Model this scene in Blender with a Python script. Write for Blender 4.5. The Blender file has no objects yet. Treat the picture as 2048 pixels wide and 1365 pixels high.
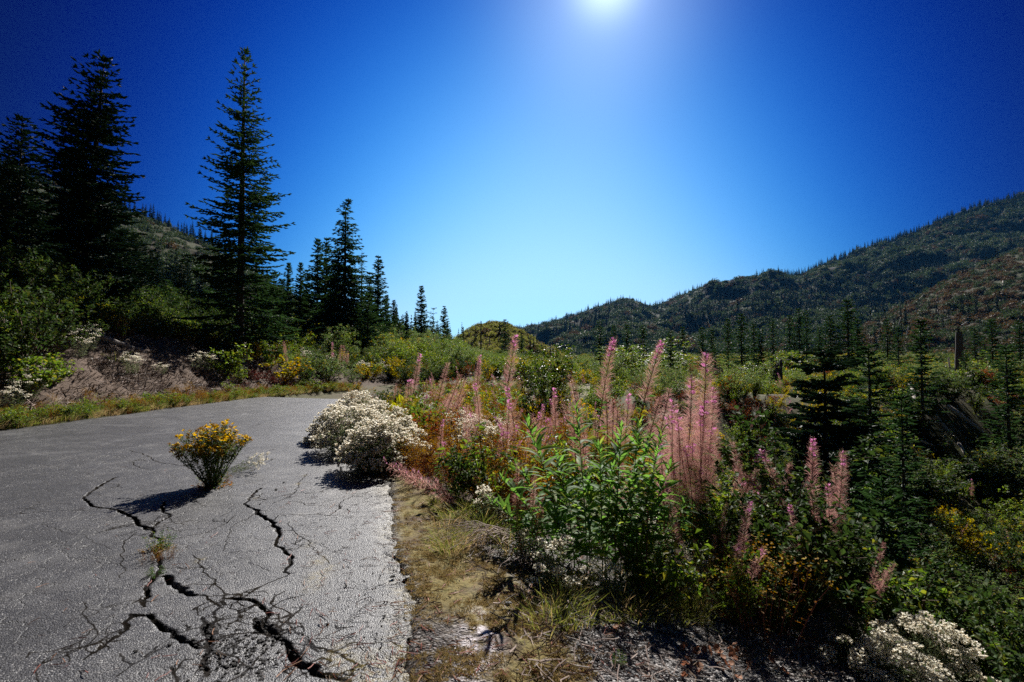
import bpy, math, random
import numpy as np
from mathutils import Vector, Euler

random.seed(5)
RNG = np.random.default_rng(11)
SC = bpy.context.scene
COL = SC.collection
R = math.radians
EXPO = 0.95

# ------------------------------------------------------------------ camera
CAMZ = 1.3
PITCH = R(2.1)
F = 1024.0                       # focal length in pixels of a 2048 wide frame
camd = bpy.data.cameras.new('camera')
camd.sensor_width = 36.0
camd.lens = 18.0
camd.clip_start = 0.05
camd.clip_end = 12000
camd.dof.use_dof = True
camd.dof.focus_distance = 7.0
camd.dof.aperture_fstop = 4.0
cam = bpy.data.objects.new('camera', camd)
cam.location = (0, 0, CAMZ)
cam.rotation_euler = (R(90) + PITCH, 0, 0)
COL.objects.link(cam)
SC.camera = cam

# ------------------------------------------------------------------ sky
SUN_EL, SUN_AZ = R(37.0), R(10.8)      # azimuth measured from +Y towards +X
SUN_DIR = Vector((math.sin(SUN_AZ) * math.cos(SUN_EL), math.cos(SUN_AZ) * math.cos(SUN_EL), math.sin(SUN_EL)))
world = bpy.data.worlds.new('World')
SC.world = world
world.use_nodes = True
wn, wl = world.node_tree.nodes, world.node_tree.links
wn.clear()


def wmath(op, a, b=None, c=None, clamp=False):
    n = wn.new('ShaderNodeMath'); n.operation = op; n.use_clamp = clamp
    for k, v in enumerate((a, b, c)):
        if v is None: continue
        if isinstance(v, (int, float)): n.inputs[k].default_value = v
        else: wl.new(v, n.inputs[k])
    return n.outputs[0]


def wdot(dirsock, vec):
    n = wn.new('ShaderNodeVectorMath'); n.operation = 'DOT_PRODUCT'
    wl.new(dirsock, n.inputs[0]); n.inputs[1].default_value = Vector(vec).normalized()
    return n.outputs['Value']


tc = wn.new('ShaderNodeTexCoord')
nrm = wn.new('ShaderNodeVectorMath'); nrm.operation = 'NORMALIZE'
wl.new(tc.outputs['Generated'], nrm.inputs[0])
sky = wn.new('ShaderNodeTexSky')
sky.sky_type = 'NISHITA'
sky.sun_disc = False
sky.sun_elevation = SUN_EL
sky.sun_rotation = SUN_AZ
sky.altitude = 1300
sky.air_density = 1.0
sky.dust_density = 0.35
sky.ozone_density = 2.5
# a clear mountain sky: brightest round the sun and over the horizon below it, falling off to deep blue all round
ga = math.radians(2.0); ge = math.radians(13.0)
gl01 = wmath('MAXIMUM', wdot(nrm.outputs[0], (math.sin(ga) * math.cos(ge), math.cos(ga) * math.cos(ge), math.sin(ge))), 0.0)
fall = wmath('ADD', wmath('MULTIPLY', wmath('POWER', gl01, 7.0), 0.985), 0.015)
sp = wn.new('ShaderNodeSeparateColor'); wl.new(sky.outputs[0], sp.inputs[0])
cb = wn.new('ShaderNodeCombineColor')
KD = 0.15 * 2 ** EXPO
for k, (gam, gain, cap) in enumerate(((2.9, .60, .50), (1.8, .66, 1.0), (1.02, 1.0, 1.7))):      # deepen the blue, soft shoulder towards the horizon
    v = wmath('MULTIPLY', wmath('POWER', wmath('MULTIPLY', wmath('MULTIPLY', sp.outputs[k], KD), fall), gam), gain)
    v = wmath('MULTIPLY', wmath('SUBTRACT', 1.0, wmath('EXPONENT', wmath('MULTIPLY', v, -1.0 / cap))), cap / KD)
    wl.new(v, cb.inputs[k])
# aureole round the sun
sd = wmath('MAXIMUM', wdot(nrm.outputs[0], SUN_DIR), 0.0)
au = wmath('ADD', wmath('MULTIPLY', wmath('POWER', sd, 900.0), 2.6), wmath('MULTIPLY', wmath('POWER', sd, 110.0), .95))
aur = wn.new('ShaderNodeVectorMath'); aur.operation = 'SCALE'
aur.inputs[0].default_value = (0.90, 1.0, 1.06); wl.new(au, aur.inputs['Scale'])
add = wn.new('ShaderNodeVectorMath'); add.operation = 'ADD'
wl.new(cb.outputs[0], add.inputs[0]); wl.new(aur.outputs[0], add.inputs[1])
bg = wn.new('ShaderNodeBackground'); bg.inputs['Strength'].default_value = 0.15
wl.new(add.outputs[0], bg.inputs['Color'])
wo = wn.new('ShaderNodeOutputWorld'); wl.new(bg.outputs[0], wo.inputs['Surface'])

# ------------------------------------------------------------------ sun
sund = bpy.data.lights.new('sun', 'SUN')
sund.energy = 5.0
sund.angle = R(0.5)
sund.color = (1.0, 0.95, 0.88)
sun = bpy.data.objects.new('sun', sund)
sun.rotation_euler = SUN_DIR.to_track_quat('Z', 'Y').to_euler()
sun.location = (60, 300, 230)
COL.objects.link(sun)

SC.view_settings.view_transform = 'Standard'
SC.view_settings.look = 'None'
SC.view_settings.exposure = EXPO
SC.view_settings.gamma = 1.0
SC.view_settings.use_curve_mapping = False
SC.render.engine = 'CYCLES'
SC.cycles.max_bounces = 6
SC.cycles.diffuse_bounces = 3
SC.cycles.glossy_bounces = 2
SC.cycles.transmission_bounces = 4
SC.cycles.transparent_max_bounces = 4
SC.cycles.volume_bounces = 0
SC.cycles.use_denoising = False
SC.cycles.sample_clamp_indirect = 4.0


# ------------------------------------------------------------------ noise and curves
def _hash(ix, iy, seed):
    h = (ix.astype(np.int64) * 374761393 + iy.astype(np.int64) * 668265263 + seed * 1442695041) & 0x7fffffff
    h = ((h ^ (h >> 13)) * 1274126177) & 0x7fffffff
    return ((h ^ (h >> 16)) & 0xffff) / 65535.0


def vnoise(x, y, seed=0):
    x = np.asarray(x, float); y = np.asarray(y, float)
    ix = np.floor(x); iy = np.floor(y)
    fx = x - ix; fy = y - iy
    fx = fx * fx * (3 - 2 * fx); fy = fy * fy * (3 - 2 * fy)
    a = _hash(ix, iy, seed); b = _hash(ix + 1, iy, seed)
    c = _hash(ix, iy + 1, seed); d = _hash(ix + 1, iy + 1, seed)
    return (a * (1 - fx) + b * fx) * (1 - fy) + (c * (1 - fx) + d * fx) * fy


def fbm(x, y, seed=0, octv=4):
    s = 0; a = 0.5
    for k in range(octv):
        s = s + a * (vnoise(x * 2 ** k + 17.3 * k, y * 2 ** k - 9.1 * k, seed + k) - 0.5)
        a *= 0.5
    return s * 2


def sm(t):
    t = np.clip(t, 0, 1)
    return t * t * (3 - 2 * t)


# ------------------------------------------------------------------ road course: matched points of its two edges
ROAD_L = np.array([(-6.9, -8), (-7.4, -3), (-7.7, 0), (-7.85, 2), (-7.9, 3), (-7.95, 4), (-8, 5), (-8, 6), (-8, 7.2), (-7.9, 9), (-7.65, 12),
                   (-7.2, 15), (-6.8, 17.3), (-5.7, 20.2), (-4.4, 22.3), (-1.5, 25), (3, 27.5), (9, 29.5), (17, 31.5), (30, 33)], float)
ROAD_R = np.array([(.6, -8), (.3, -3), (-.05, 0), (-.41, 2.05), (-.53, 2.85), (-.85, 3.7), (-1.1, 4.75), (-1.28, 5.4), (-2.1, 7), (-3.0, 9),
                   (-3.7, 12), (-3.8, 15), (-3.7, 17.6), (-3.3, 19.4), (-2.3, 20.8), (-.2, 22.2), (4, 24), (9.6, 25.6), (17, 27.5), (30, 29)], float)
RC = (ROAD_L + ROAD_R) / 2
RW = np.hypot(*(ROAD_L - ROAD_R).T) / 2


def road_dist(x, y):
    """distance to the road's edge (negative on it) and side (+1 right of it, -1 left)"""
    x = np.asarray(x, float); y = np.asarray(y, float)
    best = np.full(x.shape, 1e9); bw = np.zeros(x.shape); side = np.zeros(x.shape)
    for k in range(len(RC) - 1):
        a, b = RC[k], RC[k + 1]
        d = b - a; L2 = d @ d
        t = np.clip(((x - a[0]) * d[0] + (y - a[1]) * d[1]) / L2, 0, 1)
        ex = x - (a[0] + d[0] * t); ey = y - (a[1] + d[1] * t)
        dist = np.hypot(ex, ey)
        m = dist < best
        best = np.where(m, dist, best)
        bw = np.where(m, RW[k] * (1 - t) + RW[k + 1] * t, bw)
        side = np.where(m, np.sign(d[1] * (x - a[0]) - d[0] * (y - a[1])), side)
    # half widths are measured between matched points, so use the direct edge test where the road runs straight ahead
    s = best - bw
    el = np.interp(y, ROAD_L[:13, 1], ROAD_L[:13, 0]); er = np.interp(y, ROAD_R[:13, 1], ROAD_R[:13, 0])
    cx = (el + er) / 2
    s2 = np.where(x > cx, x - er, el - x)
    straight = sm((16.0 - y) / 3)
    side = np.where(y < 14, np.where(x > cx, 1, -1), side)
    return s * (1 - straight) + s2 * straight, side


def zroad(x, y):
    return 0.025 * np.clip(-x, -2, 12) * sm((31 - y) / 8) - 1.0 * sm((x - .5) / 6) * sm((y - 19) / 4)


def rise(r):
    return np.interp(r, [0, 12, 22, 35, 60, 100, 200, 400, 3000], [0, 0, .1, .40, .8, 1.3, 3.2, 5, 12])


def H(x, y, road=True):
    x = np.asarray(x, float); y = np.asarray(y, float)
    r = np.hypot(x, y)
    az = np.clip(np.arctan2(x, y), -1.05, 1.05)
    u = np.tan(az)
    s, side = road_dist(x, y)
    zr = zroad(x, y)
    # left bank
    A = np.interp(u, [-1.3, -1.0, -.7, -.55, -.3, -.15, 0], [2.6, 2.2, 1.7, 1.25, .6, .25, 0])
    wl_ = sm((-u) / .3)
    dl = np.maximum(s, 0)
    zl = zr + A * sm((dl - .5) / 3.8) + wl_ * 0.09 * np.clip(dl - 4, 0, 60) + (1 - wl_) * rise(r)
    # right side: shoulder, slope into the gully, plain beyond
    D = np.interp(u, [-1, -.1, 0, .3, .6, 1.0, 1.7], [.2, .35, .5, 1.5, 3.1, 4.2, 4.4])
    sh = np.interp(y, [0, 1.5, 3, 4.5, 6], [.85, .8, .65, .5, .25])
    dr = np.maximum(s - sh, 0)
    fall_ = 1 - sm((r - 15) / 34)
    zrt = zr * sm((3 - s) / 3) - D * (.10 * sm(dr / 2.6) + .90 * sm((dr - 2.2) / 6.0)) * fall_ - 0.18 * np.minimum(dr, 1.2) + rise(r)
    z = np.where(side < 0, zl, zrt)
    off = sm(s / 1.2)
    z = z + off * (0.10 * fbm(x * .9, y * .9, 3) + np.clip((r - 8) / 40, 0, 1) * 0.5 * fbm(x * .13, y * .13, 8)
                   + np.clip((r - 40) / 120, 0, 1) * 2.2 * fbm(x * .03, y * .03, 9))
    if road:
        z = np.where(s < 0, zr + rise(r) * 1.0, z)
    return z


PC, PS = math.cos(PITCH), math.sin(PITCH)


def ray(px, py):
    u = (px - 1024) / F; v = (682.5 - py) / F
    return Vector((u, PC - v * PS, PS + v * PC))


_T = 0.8 * 1.02 ** np.arange(310)
_GA = np.linspace(-.98, .98, 393); _GR = np.log(.5) + np.arange(0, 330) * .02
_gr, _ga = np.meshgrid(np.exp(_GR), _GA, indexing='ij')
_HG = H(_gr * np.sin(_ga), _gr * np.cos(_ga))


def hq(x, y):
    """quick look-up of the ground height"""
    a = np.clip((np.arctan2(x, y) + .98) / (1.96 / 392), 0, 391.999); r = np.clip((np.log(np.hypot(x, y)) - _GR[0]) / .02, 0, 328.999)
    i = r.astype(int); j = a.astype(int); fi = r - i; fj = a - j
    return (_HG[i, j] * (1 - fi) + _HG[i + 1, j] * fi) * (1 - fj) + (_HG[i, j + 1] * (1 - fi) + _HG[i + 1, j + 1] * fi) * fj


def at(px, py, h=0.0):
    """the ground seen at a point of the frame"""
    d = ray(px, py)
    below = CAMZ + d.z * _T < hq(d.x * _T, d.y * _T) + h
    k = int(np.argmax(below)) if below.any() else len(_T) - 1
    tt = np.linspace(_T[max(k - 1, 0)] * .97, _T[k] * 1.03, 60)
    g = CAMZ + d.z * tt - H(d.x * tt, d.y * tt) - h
    k = int(np.argmax(g < 0)) if (g < 0).any() else 59
    k0 = max(k - 1, 0); t1 = tt[k0] + (tt[k] - tt[k0]) * (g[k0] / (g[k0] - g[k]) if g[k0] > 0 > g[k] else 1)
    return Vector((d.x * t1, d.y * t1, CAMZ + d.z * t1))


def atd(px, d):
    """the ground below a column of the frame at depth d"""
    x = (px - 1024) / F * d
    return Vector((x, d, float(H(x, d))))


def ztop(py, d):
    q = ray(1024, py)
    return CAMZ + q.z / q.y * d
# ------------------------------------------------------------------ mesh helpers
class MB:
    def __init__(s):
        s.v = []; s.f = []; s.r = []; s.n = 0

    def add(s, V, Fc, r=None):
        V = np.asarray(V, float).reshape(-1, 3); Fc = np.asarray(Fc, int).reshape(-1, 3)
        s.v.append(V); s.f.append(Fc + s.n); s.n += len(V)
        s.r.append(np.full(len(Fc), RNG.random()) if r is None else np.broadcast_to(np.asarray(r, float), (len(Fc),)))

    def leaves(s, B, D, N, L, W, fold=0.18, r=None, mid=.42, droop=0.0):
        B = np.asarray(B, float); n = len(B)
        if n == 0: return
        D = D / (np.linalg.norm(D, axis=1, keepdims=True) + 1e-9)
        S = np.cross(D, N); S /= (np.linalg.norm(S, axis=1, keepdims=True) + 1e-9)
        Nn = np.cross(S, D)
        L = np.broadcast_to(L, (n,))[:, None]; W = np.broadcast_to(W, (n,))[:, None]
        tip = B + D * L; tip[:, 2] -= droop * L[:, 0]
        m = B + D * L * mid + Nn * W * fold
        V = np.stack([B, m + S * W * .5, tip, m - S * W * .5], 1).reshape(-1, 3)
        b = (np.arange(n) * 4)[:, None]
        Fc = np.concatenate([b + [0, 1, 2], b + [0, 2, 3]], 1).reshape(-1, 3)
        rr = RNG.random(n) if r is None else np.broadcast_to(r, (n,))
        s.add(V, Fc, np.repeat(rr, 2))

    def tube(s, P, rad, sides=5, r=None, cap=True):
        P = np.asarray(P, float); k = len(P)
        rad = np.broadcast_to(rad, (k,))
        T = np.gradient(P, axis=0); T /= (np.linalg.norm(T, axis=1, keepdims=True) + 1e-9)
        ref = np.where(np.abs(T[:, 2:3]) > .9, np.array([[1., 0, 0]]), np.array([[0, 0, 1.]]))
        A = np.cross(T, ref); A /= (np.linalg.norm(A, axis=1, keepdims=True) + 1e-9)
        Bn = np.cross(T, A)
        th = np.arange(sides) * 2 * math.pi / sides
        ring = P[:, None, :] + rad[:, None, None] * (np.cos(th)[None, :, None] * A[:, None, :] + np.sin(th)[None, :, None] * Bn[:, None, :])
        V = ring.reshape(-1, 3); Fc = []
        for i in range(k - 1):
            for j in range(sides):
                a = i * sides + j; b = i * sides + (j + 1) % sides
                Fc += [(a, b, b + sides), (a, b + sides, a + sides)]
        if cap:
            V = np.vstack([V, P[0], P[-1]])
            for j in range(sides):
                Fc += [(k * sides, (j + 1) % sides, j), (k * sides + 1, (k - 1) * sides + j, (k - 1) * sides + (j + 1) % sides)]
        s.add(V, Fc, r)

    def blobs(s, C, rad, r=None, squash=1.0):
        """small eight sided buds"""
        C = np.asarray(C, float); n = len(C)
        if n == 0: return
        o = np.array([(1, 0, 0), (-1, 0, 0), (0, 1, 0), (0, -1, 0), (0, 0, squash), (0, 0, -squash)], float)
        fc = np.array([(0, 2, 4), (2, 1, 4), (1, 3, 4), (3, 0, 4), (2, 0, 5), (1, 2, 5), (3, 1, 5), (0, 3, 5)])
        rad = np.broadcast_to(rad, (n,))
        V = (C[:, None, :] + o[None] * rad[:, None, None]).reshape(-1, 3)
        Fc = (np.arange(n)[:, None, None] * 6 + fc[None]).reshape(-1, 3)
        rr = RNG.random(n) if r is None else np.broadcast_to(r, (n,))
        s.add(V, Fc, np.repeat(rr, 8))

    def mesh(s, name, mat, smooth=False):
        V = np.concatenate(s.v); Fc = np.concatenate(s.f); rr = np.concatenate(s.r)
        return raw_mesh(name, V, Fc, mat, smooth, rr)


def raw_mesh(name, V, Fc, mat, smooth=False, rr=None):
    me = bpy.data.meshes.new(name)
    k = Fc.shape[1]
    me.vertices.add(len(V)); me.vertices.foreach_set('co', np.ascontiguousarray(V, dtype=np.float32).ravel())
    me.loops.add(len(Fc) * k); me.loops.foreach_set('vertex_index', np.ascontiguousarray(Fc, dtype=np.int32).ravel())
    me.polygons.add(len(Fc))
    me.polygons.foreach_set('loop_start', np.arange(len(Fc), dtype=np.int32) * k)
    me.polygons.foreach_set('use_smooth', np.full(len(Fc), bool(smooth)))
    me.update(calc_edges=True)
    if rr is not None:
        a = me.attributes.new('rnd', 'FLOAT', 'FACE'); a.data.foreach_set('value', np.asarray(rr, np.float32))
    if mat is not None: me.materials.append(mat)
    return me


def vattr(me, name, vals):
    a = me.attributes.new(name, 'FLOAT', 'POINT'); a.data.foreach_set('value', np.asarray(vals, np.float32).ravel())


def grid_faces(nr, nc):
    i = np.arange(nr - 1)[:, None] * nc + np.arange(nc - 1)[None]
    return np.stack([i, i + 1, i + nc + 1, i + nc], -1).reshape(-1, 4)


def tag(o, label=None, cat=None, group=None, kind=None):
    if label: o['label'] = label
    if cat: o['category'] = cat
    if group: o['group'] = group
    if kind: o['kind'] = kind
    return o


def link(name, me, parent=None):
    o = bpy.data.objects.new(name, me); COL.objects.link(o)
    if parent is not None: o.parent = parent
    if name in ('flower_heads', 'boughs', 'seed_plume', 'blossom', 'foliage', 'withered_leaves'): o['kind'] = 'stuff'
    return o


def thing(name, label, cat, loc, rz=0.0, scale=1.0, group=None, tilt=(0, 0)):
    o = bpy.data.objects.new(name, None); COL.objects.link(o)
    o.empty_display_size = .2
    o.location = loc; o.rotation_euler = (tilt[0], tilt[1], rz)
    o.scale = (scale,) * 3 if isinstance(scale, (int, float)) else scale
    return tag(o, label, cat, group)


def place(kind, label, cat, loc, rz=None, scale=1.0, group=None, tilt=(0, 0)):
    """kind: (object name, [(part name, mesh), ...]); every placed plant is its own Empty with its own part objects"""
    name, parts = kind
    t = thing(name, label, cat, loc, random.uniform(0, 6.28) if rz is None else rz, scale, group, tilt)
    for pn, me in parts: link(pn, me, t)
    return t


# ------------------------------------------------------------------ materials
def mat_new(name):
    m = bpy.data.materials.new(name); m.use_nodes = True
    nt = m.node_tree; nt.nodes.clear()
    return m, nt.nodes, nt.links


class NT:
    def __init__(s, name):
        s.m, s.n, s.l = mat_new(name)
        s.out = s.n.new('ShaderNodeOutputMaterial')

    def _in(s, sock, v):
        if v is None: return
        if hasattr(v, 'is_output'): s.l.new(v, sock)
        elif isinstance(v, tuple) and len(v) == 3 and sock.type == 'RGBA': sock.default_value = (*v, 1)
        else: sock.default_value = v

    def math(s, op, a, b=None, clamp=False):
        n = s.n.new('ShaderNodeMath'); n.operation = op; n.use_clamp = clamp
        s._in(n.inputs[0], a); s._in(n.inputs[1], b); return n.outputs[0]

    def mix(s, f, a, b):
        n = s.n.new('ShaderNodeMix'); n.data_type = 'RGBA'
        s._in(n.inputs[0], f); s._in(n.inputs[6], a); s._in(n.inputs[7], b); return n.outputs[2]

    def noise(s, scale, detail=4, rough=.55, vec=None, dist=0):
        n = s.n.new('ShaderNodeTexNoise'); n.inputs['Scale'].default_value = scale
        n.inputs['Detail'].default_value = detail; n.inputs['Roughness'].default_value = rough
        n.inputs['Distortion'].default_value = dist
        if vec is not None: s.l.new(vec, n.inputs['Vector'])
        return n.outputs['Fac']

    def voro(s, scale, feature='F1', out='Distance', vec=None, rand=1.0):
        n = s.n.new('ShaderNodeTexVoronoi'); n.feature = feature; n.inputs['Scale'].default_value = scale
        n.inputs['Randomness'].default_value = rand
        if vec is not None: s.l.new(vec, n.inputs['Vector'])
        return n.outputs[out]

    def ramp(s, f, *stops):
        n = s.n.new('ShaderNodeValToRGB'); s._in(n.inputs[0], f)
        e = n.color_ramp.elements
        while len(e) < len(stops): e.new(.5)
        for k, (p, c) in enumerate(stops):
            e[k].position = p; e[k].color = (*c, 1) if isinstance(c, tuple) else (c, c, c, 1)
        return n.outputs[0]

    def rng(s, f, a, b, c=0.0, d=1.0):
        n = s.n.new('ShaderNodeMapRange'); s._in(n.inputs[0], f)
        for k, v in enumerate((a, b, c, d)): n.inputs[k + 1].default_value = v
        return n.outputs[0]

    def attr(s, name):
        n = s.n.new('ShaderNodeAttribute'); n.attribute_name = name; return n.outputs['Fac']

    def pos(s):
        return s.n.new('ShaderNodeNewGeometry').outputs['Position']

    def objrand(s):
        return s.n.new('ShaderNodeObjectInfo').outputs['Random']

    def bump(s, h, strength=.5, dist=.02, normal=None):
        n = s.n.new('ShaderNodeBump'); n.inputs['Strength'].default_value = strength; n.inputs['Distance'].default_value = dist
        s.l.new(h, n.inputs['Height'])
        if normal is not None: s.l.new(normal, n.inputs['Normal'])
        return n.outputs[0]

    def bsdf(s, col, rough=.8, normal=None, spec=.3):
        n = s.n.new('ShaderNodeBsdfPrincipled')
        s._in(n.inputs['Base Color'], col); s._in(n.inputs['Roughness'], rough)
        s._in(n.inputs['Specular IOR Level'], spec)
        if normal is not None: s.l.new(normal, n.inputs['Normal'])
        return n.outputs[0]

    def done(s, sh):
        s.l.new(sh, s.out.inputs['Surface']); return s.m


def leaf_mat(name, c0, c1, c2=None, trans=.4, rough=.45, spec=.35, tcol=1.9):
    """leaf colour runs c0..c1 from leaf to leaf, some leaves and plants drift to c2; light passes through"""
    t = NT(name)
    r = t.attr('rnd'); o = t.objrand()
    f = t.math('ADD', t.math('MULTIPLY', r, .7), t.math('MULTIPLY', o, .3), True)
    col = t.mix(f, c0, c1)
    if c2 is not None:
        g = t.math('FRACT', t.math('ADD', t.math('MULTIPLY', r, 7.3), t.math('MULTIPLY', o, 3.1)))
        col = t.mix(t.rng(g, .72, .95), col, c2)
    b = t.bsdf(col, min(rough + .12, .8), None, spec * .38)
    tr = t.n.new('ShaderNodeBsdfTranslucent')
    h = t.n.new('ShaderNodeHueSaturation'); h.inputs['Hue'].default_value = .487; h.inputs['Saturation'].default_value = 1.12; h.inputs['Value'].default_value = tcol
    t.l.new(col, h.inputs['Color']); t.l.new(h.outputs[0], tr.inputs['Color'])
    mx = t.n.new('ShaderNodeMixShader'); mx.inputs[0].default_value = trans
    t.l.new(b, mx.inputs[1]); t.l.new(tr.outputs[0], mx.inputs[2])
    return t.done(mx.outputs[0])


def plain_mat(name, c0, c1, scale=8.0, rough=.85, bump=.4, dist=.01, stretch=None):
    t = NT(name)
    vec = None
    if stretch is not None:
        tcn = t.n.new('ShaderNodeTexCoord'); mp = t.n.new('ShaderNodeMapping'); mp.inputs['Scale'].default_value = stretch
        t.l.new(tcn.outputs['Object'], mp.inputs['Vector']); vec = mp.outputs[0]
    else:
        tcn = t.n.new('ShaderNodeTexCoord'); vec = tcn.outputs['Object']
    nz = t.noise(scale, 6, .65, vec)
    f = t.math('ADD', t.rng(nz, .3, .7), t.math('MULTIPLY', t.math('SUBTRACT', t.objrand(), .5), .5), True)
    return t.done(t.bsdf(t.mix(f, c0, c1), rough, t.bump(nz, bump, dist), .2))


# ------------------------------------------------------------------ scattered ground cover
TEMPL = {}


def templates(key, meshes):
    c = bpy.data.collections.new('templates ' + key)
    for k, me in enumerate(meshes):
        o = bpy.data.objects.new('%s %02d' % (key, k), me); c.objects.link(o)
    TEMPL[key] = (c, len(meshes))
    return c


def scatter(name, key, P, label, cat, scl, rot=None, idx=None):
    """one object of uncountable small growth: geometry nodes set template meshes on points"""
    P = np.asarray(P, float)
    n = len(P); c, k = TEMPL[key]
    me = bpy.data.meshes.new(name)
    me.vertices.add(n); me.vertices.foreach_set('co', P.astype(np.float32).ravel())
    rg = np.random.default_rng(abs(hash(name)) % 1000 if False else sum(map(ord, name)))
    if rot is None:
        rot = np.stack([rg.normal(0, .10, n), rg.normal(0, .10, n), rg.uniform(0, 6.28, n)], 1)
    a = me.attributes.new('rot', 'FLOAT_VECTOR', 'POINT'); a.data.foreach_set('vector', np.asarray(rot, np.float32).ravel())
    a = me.attributes.new('scl', 'FLOAT', 'POINT'); a.data.foreach_set('value', np.broadcast_to(np.asarray(scl, np.float32), (n,)).copy())
    a = me.attributes.new('idx', 'INT', 'POINT'); a.data.foreach_set('value', (rg.integers(0, k, n) if idx is None else np.asarray(idx)).astype(np.int32))
    o = link(name, me)
    ng = bpy.data.node_groups.new(name, 'GeometryNodeTree')
    ng.interface.new_socket('Geometry', in_out='INPUT', socket_type='NodeSocketGeometry')
    ng.interface.new_socket('Geometry', in_out='OUTPUT', socket_type='NodeSocketGeometry')
    N, Lk = ng.nodes, ng.links
    gi = N.new('NodeGroupInput'); go = N.new('NodeGroupOutput')
    ci = N.new('GeometryNodeCollectionInfo'); ci.inputs['Collection'].default_value = c
    ci.inputs['Separate Children'].default_value = True; ci.inputs['Reset Children'].default_value = True
    ip = N.new('GeometryNodeInstanceOnPoints'); ip.inputs['Pick Instance'].default_value = True
    def na(nm, ty):
        q = N.new('GeometryNodeInputNamedAttribute'); q.data_type = ty; q.inputs[0].default_value = nm; return q.outputs[0]
    Lk.new(gi.outputs[0], ip.inputs['Points']); Lk.new(ci.outputs[0], ip.inputs['Instance'])
    Lk.new(na('idx', 'INT'), ip.inputs['Instance Index']); Lk.new(na('rot', 'FLOAT_VECTOR'), ip.inputs['Rotation']); Lk.new(na('scl', 'FLOAT'), ip.inputs['Scale'])
    Lk.new(ip.outputs[0], go.inputs[0])
    md = o.modifiers.new('growth', 'NODES'); md.node_group = ng
    return tag(o, label, cat, None, 'stuff')
# ================================================================== THE SETTING
# ------------------------------------------------------------------ ground materials
def ground_material():
    t = NT('ground_soil')
    p = t.pos()
    n1 = t.noise(.8, 5, .6, p); n2 = t.noise(9, 6, .65, p); n3 = t.noise(60, 4, .6, p)
    soil = t.mix(t.rng(n2, .3, .7), (.046, .030, .022), (.125, .088, .066))
    soil = t.mix(t.rng(n3, .5, .8), soil, (.22, .175, .145))
    green = t.mix(t.rng(n2, .3, .7), (.035, .05, .015), (.10, .10, .035))
    col = t.mix(t.math('MULTIPLY', t.attr('green'), t.rng(n1, .25, .6), True), soil, green)
    # moss: cushions of olive with bare grit between
    mm = t.math('MULTIPLY', t.attr('moss'), t.rng(t.math('ADD', t.noise(3.5, 5, .6, p), t.math('MULTIPLY', n3, .2)), .42, .60), True)
    moss = t.mix(t.rng(n3, .3, .7), (.105, .085, .030), (.235, .185, .075))
    moss = t.mix(t.rng(n2, .5, .75), moss, (.13, .125, .04))
    col = t.mix(mm, col, moss)
    # grit: pale stone chips in dark fines
    vd = t.voro(75, 'F1', 'Color', p)
    sep = t.n.new('ShaderNodeSeparateColor'); t.l.new(vd, sep.inputs[0])
    grit = t.ramp(sep.outputs[0], (0, (.04, .036, .034)), (.5, (.13, .12, .118)), (.85, (.30, .29, .29)), (1, (.5, .48, .47)))
    gm = t.math('MULTIPLY', t.attr('gravel'), t.rng(n2, .2, .5), True)
    col = t.mix(gm, col, grit)
    col = t.mix(t.math('MULTIPLY', t.attr('pale'), t.rng(n2, .42, .55), True), col, t.mix(n3, (.42, .38, .40), (.62, .58, .60)))
    col = t.mix(t.math('MULTIPLY', t.attr('dark'), t.rng(n2, .36, .6), True), col, (.035, .030, .030))
    vd2 = t.voro(75, 'F1', 'Distance', p)
    h = t.math('ADD', t.math('ADD', t.math('MULTIPLY', n2, .8), t.math('MULTIPLY', n3, .5)), t.math('MULTIPLY', vd2, t.math('MULTIPLY', gm, -1.2)))
    return t.done(t.bsdf(col, .92, t.bump(h, .8, .03), .15))


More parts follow.
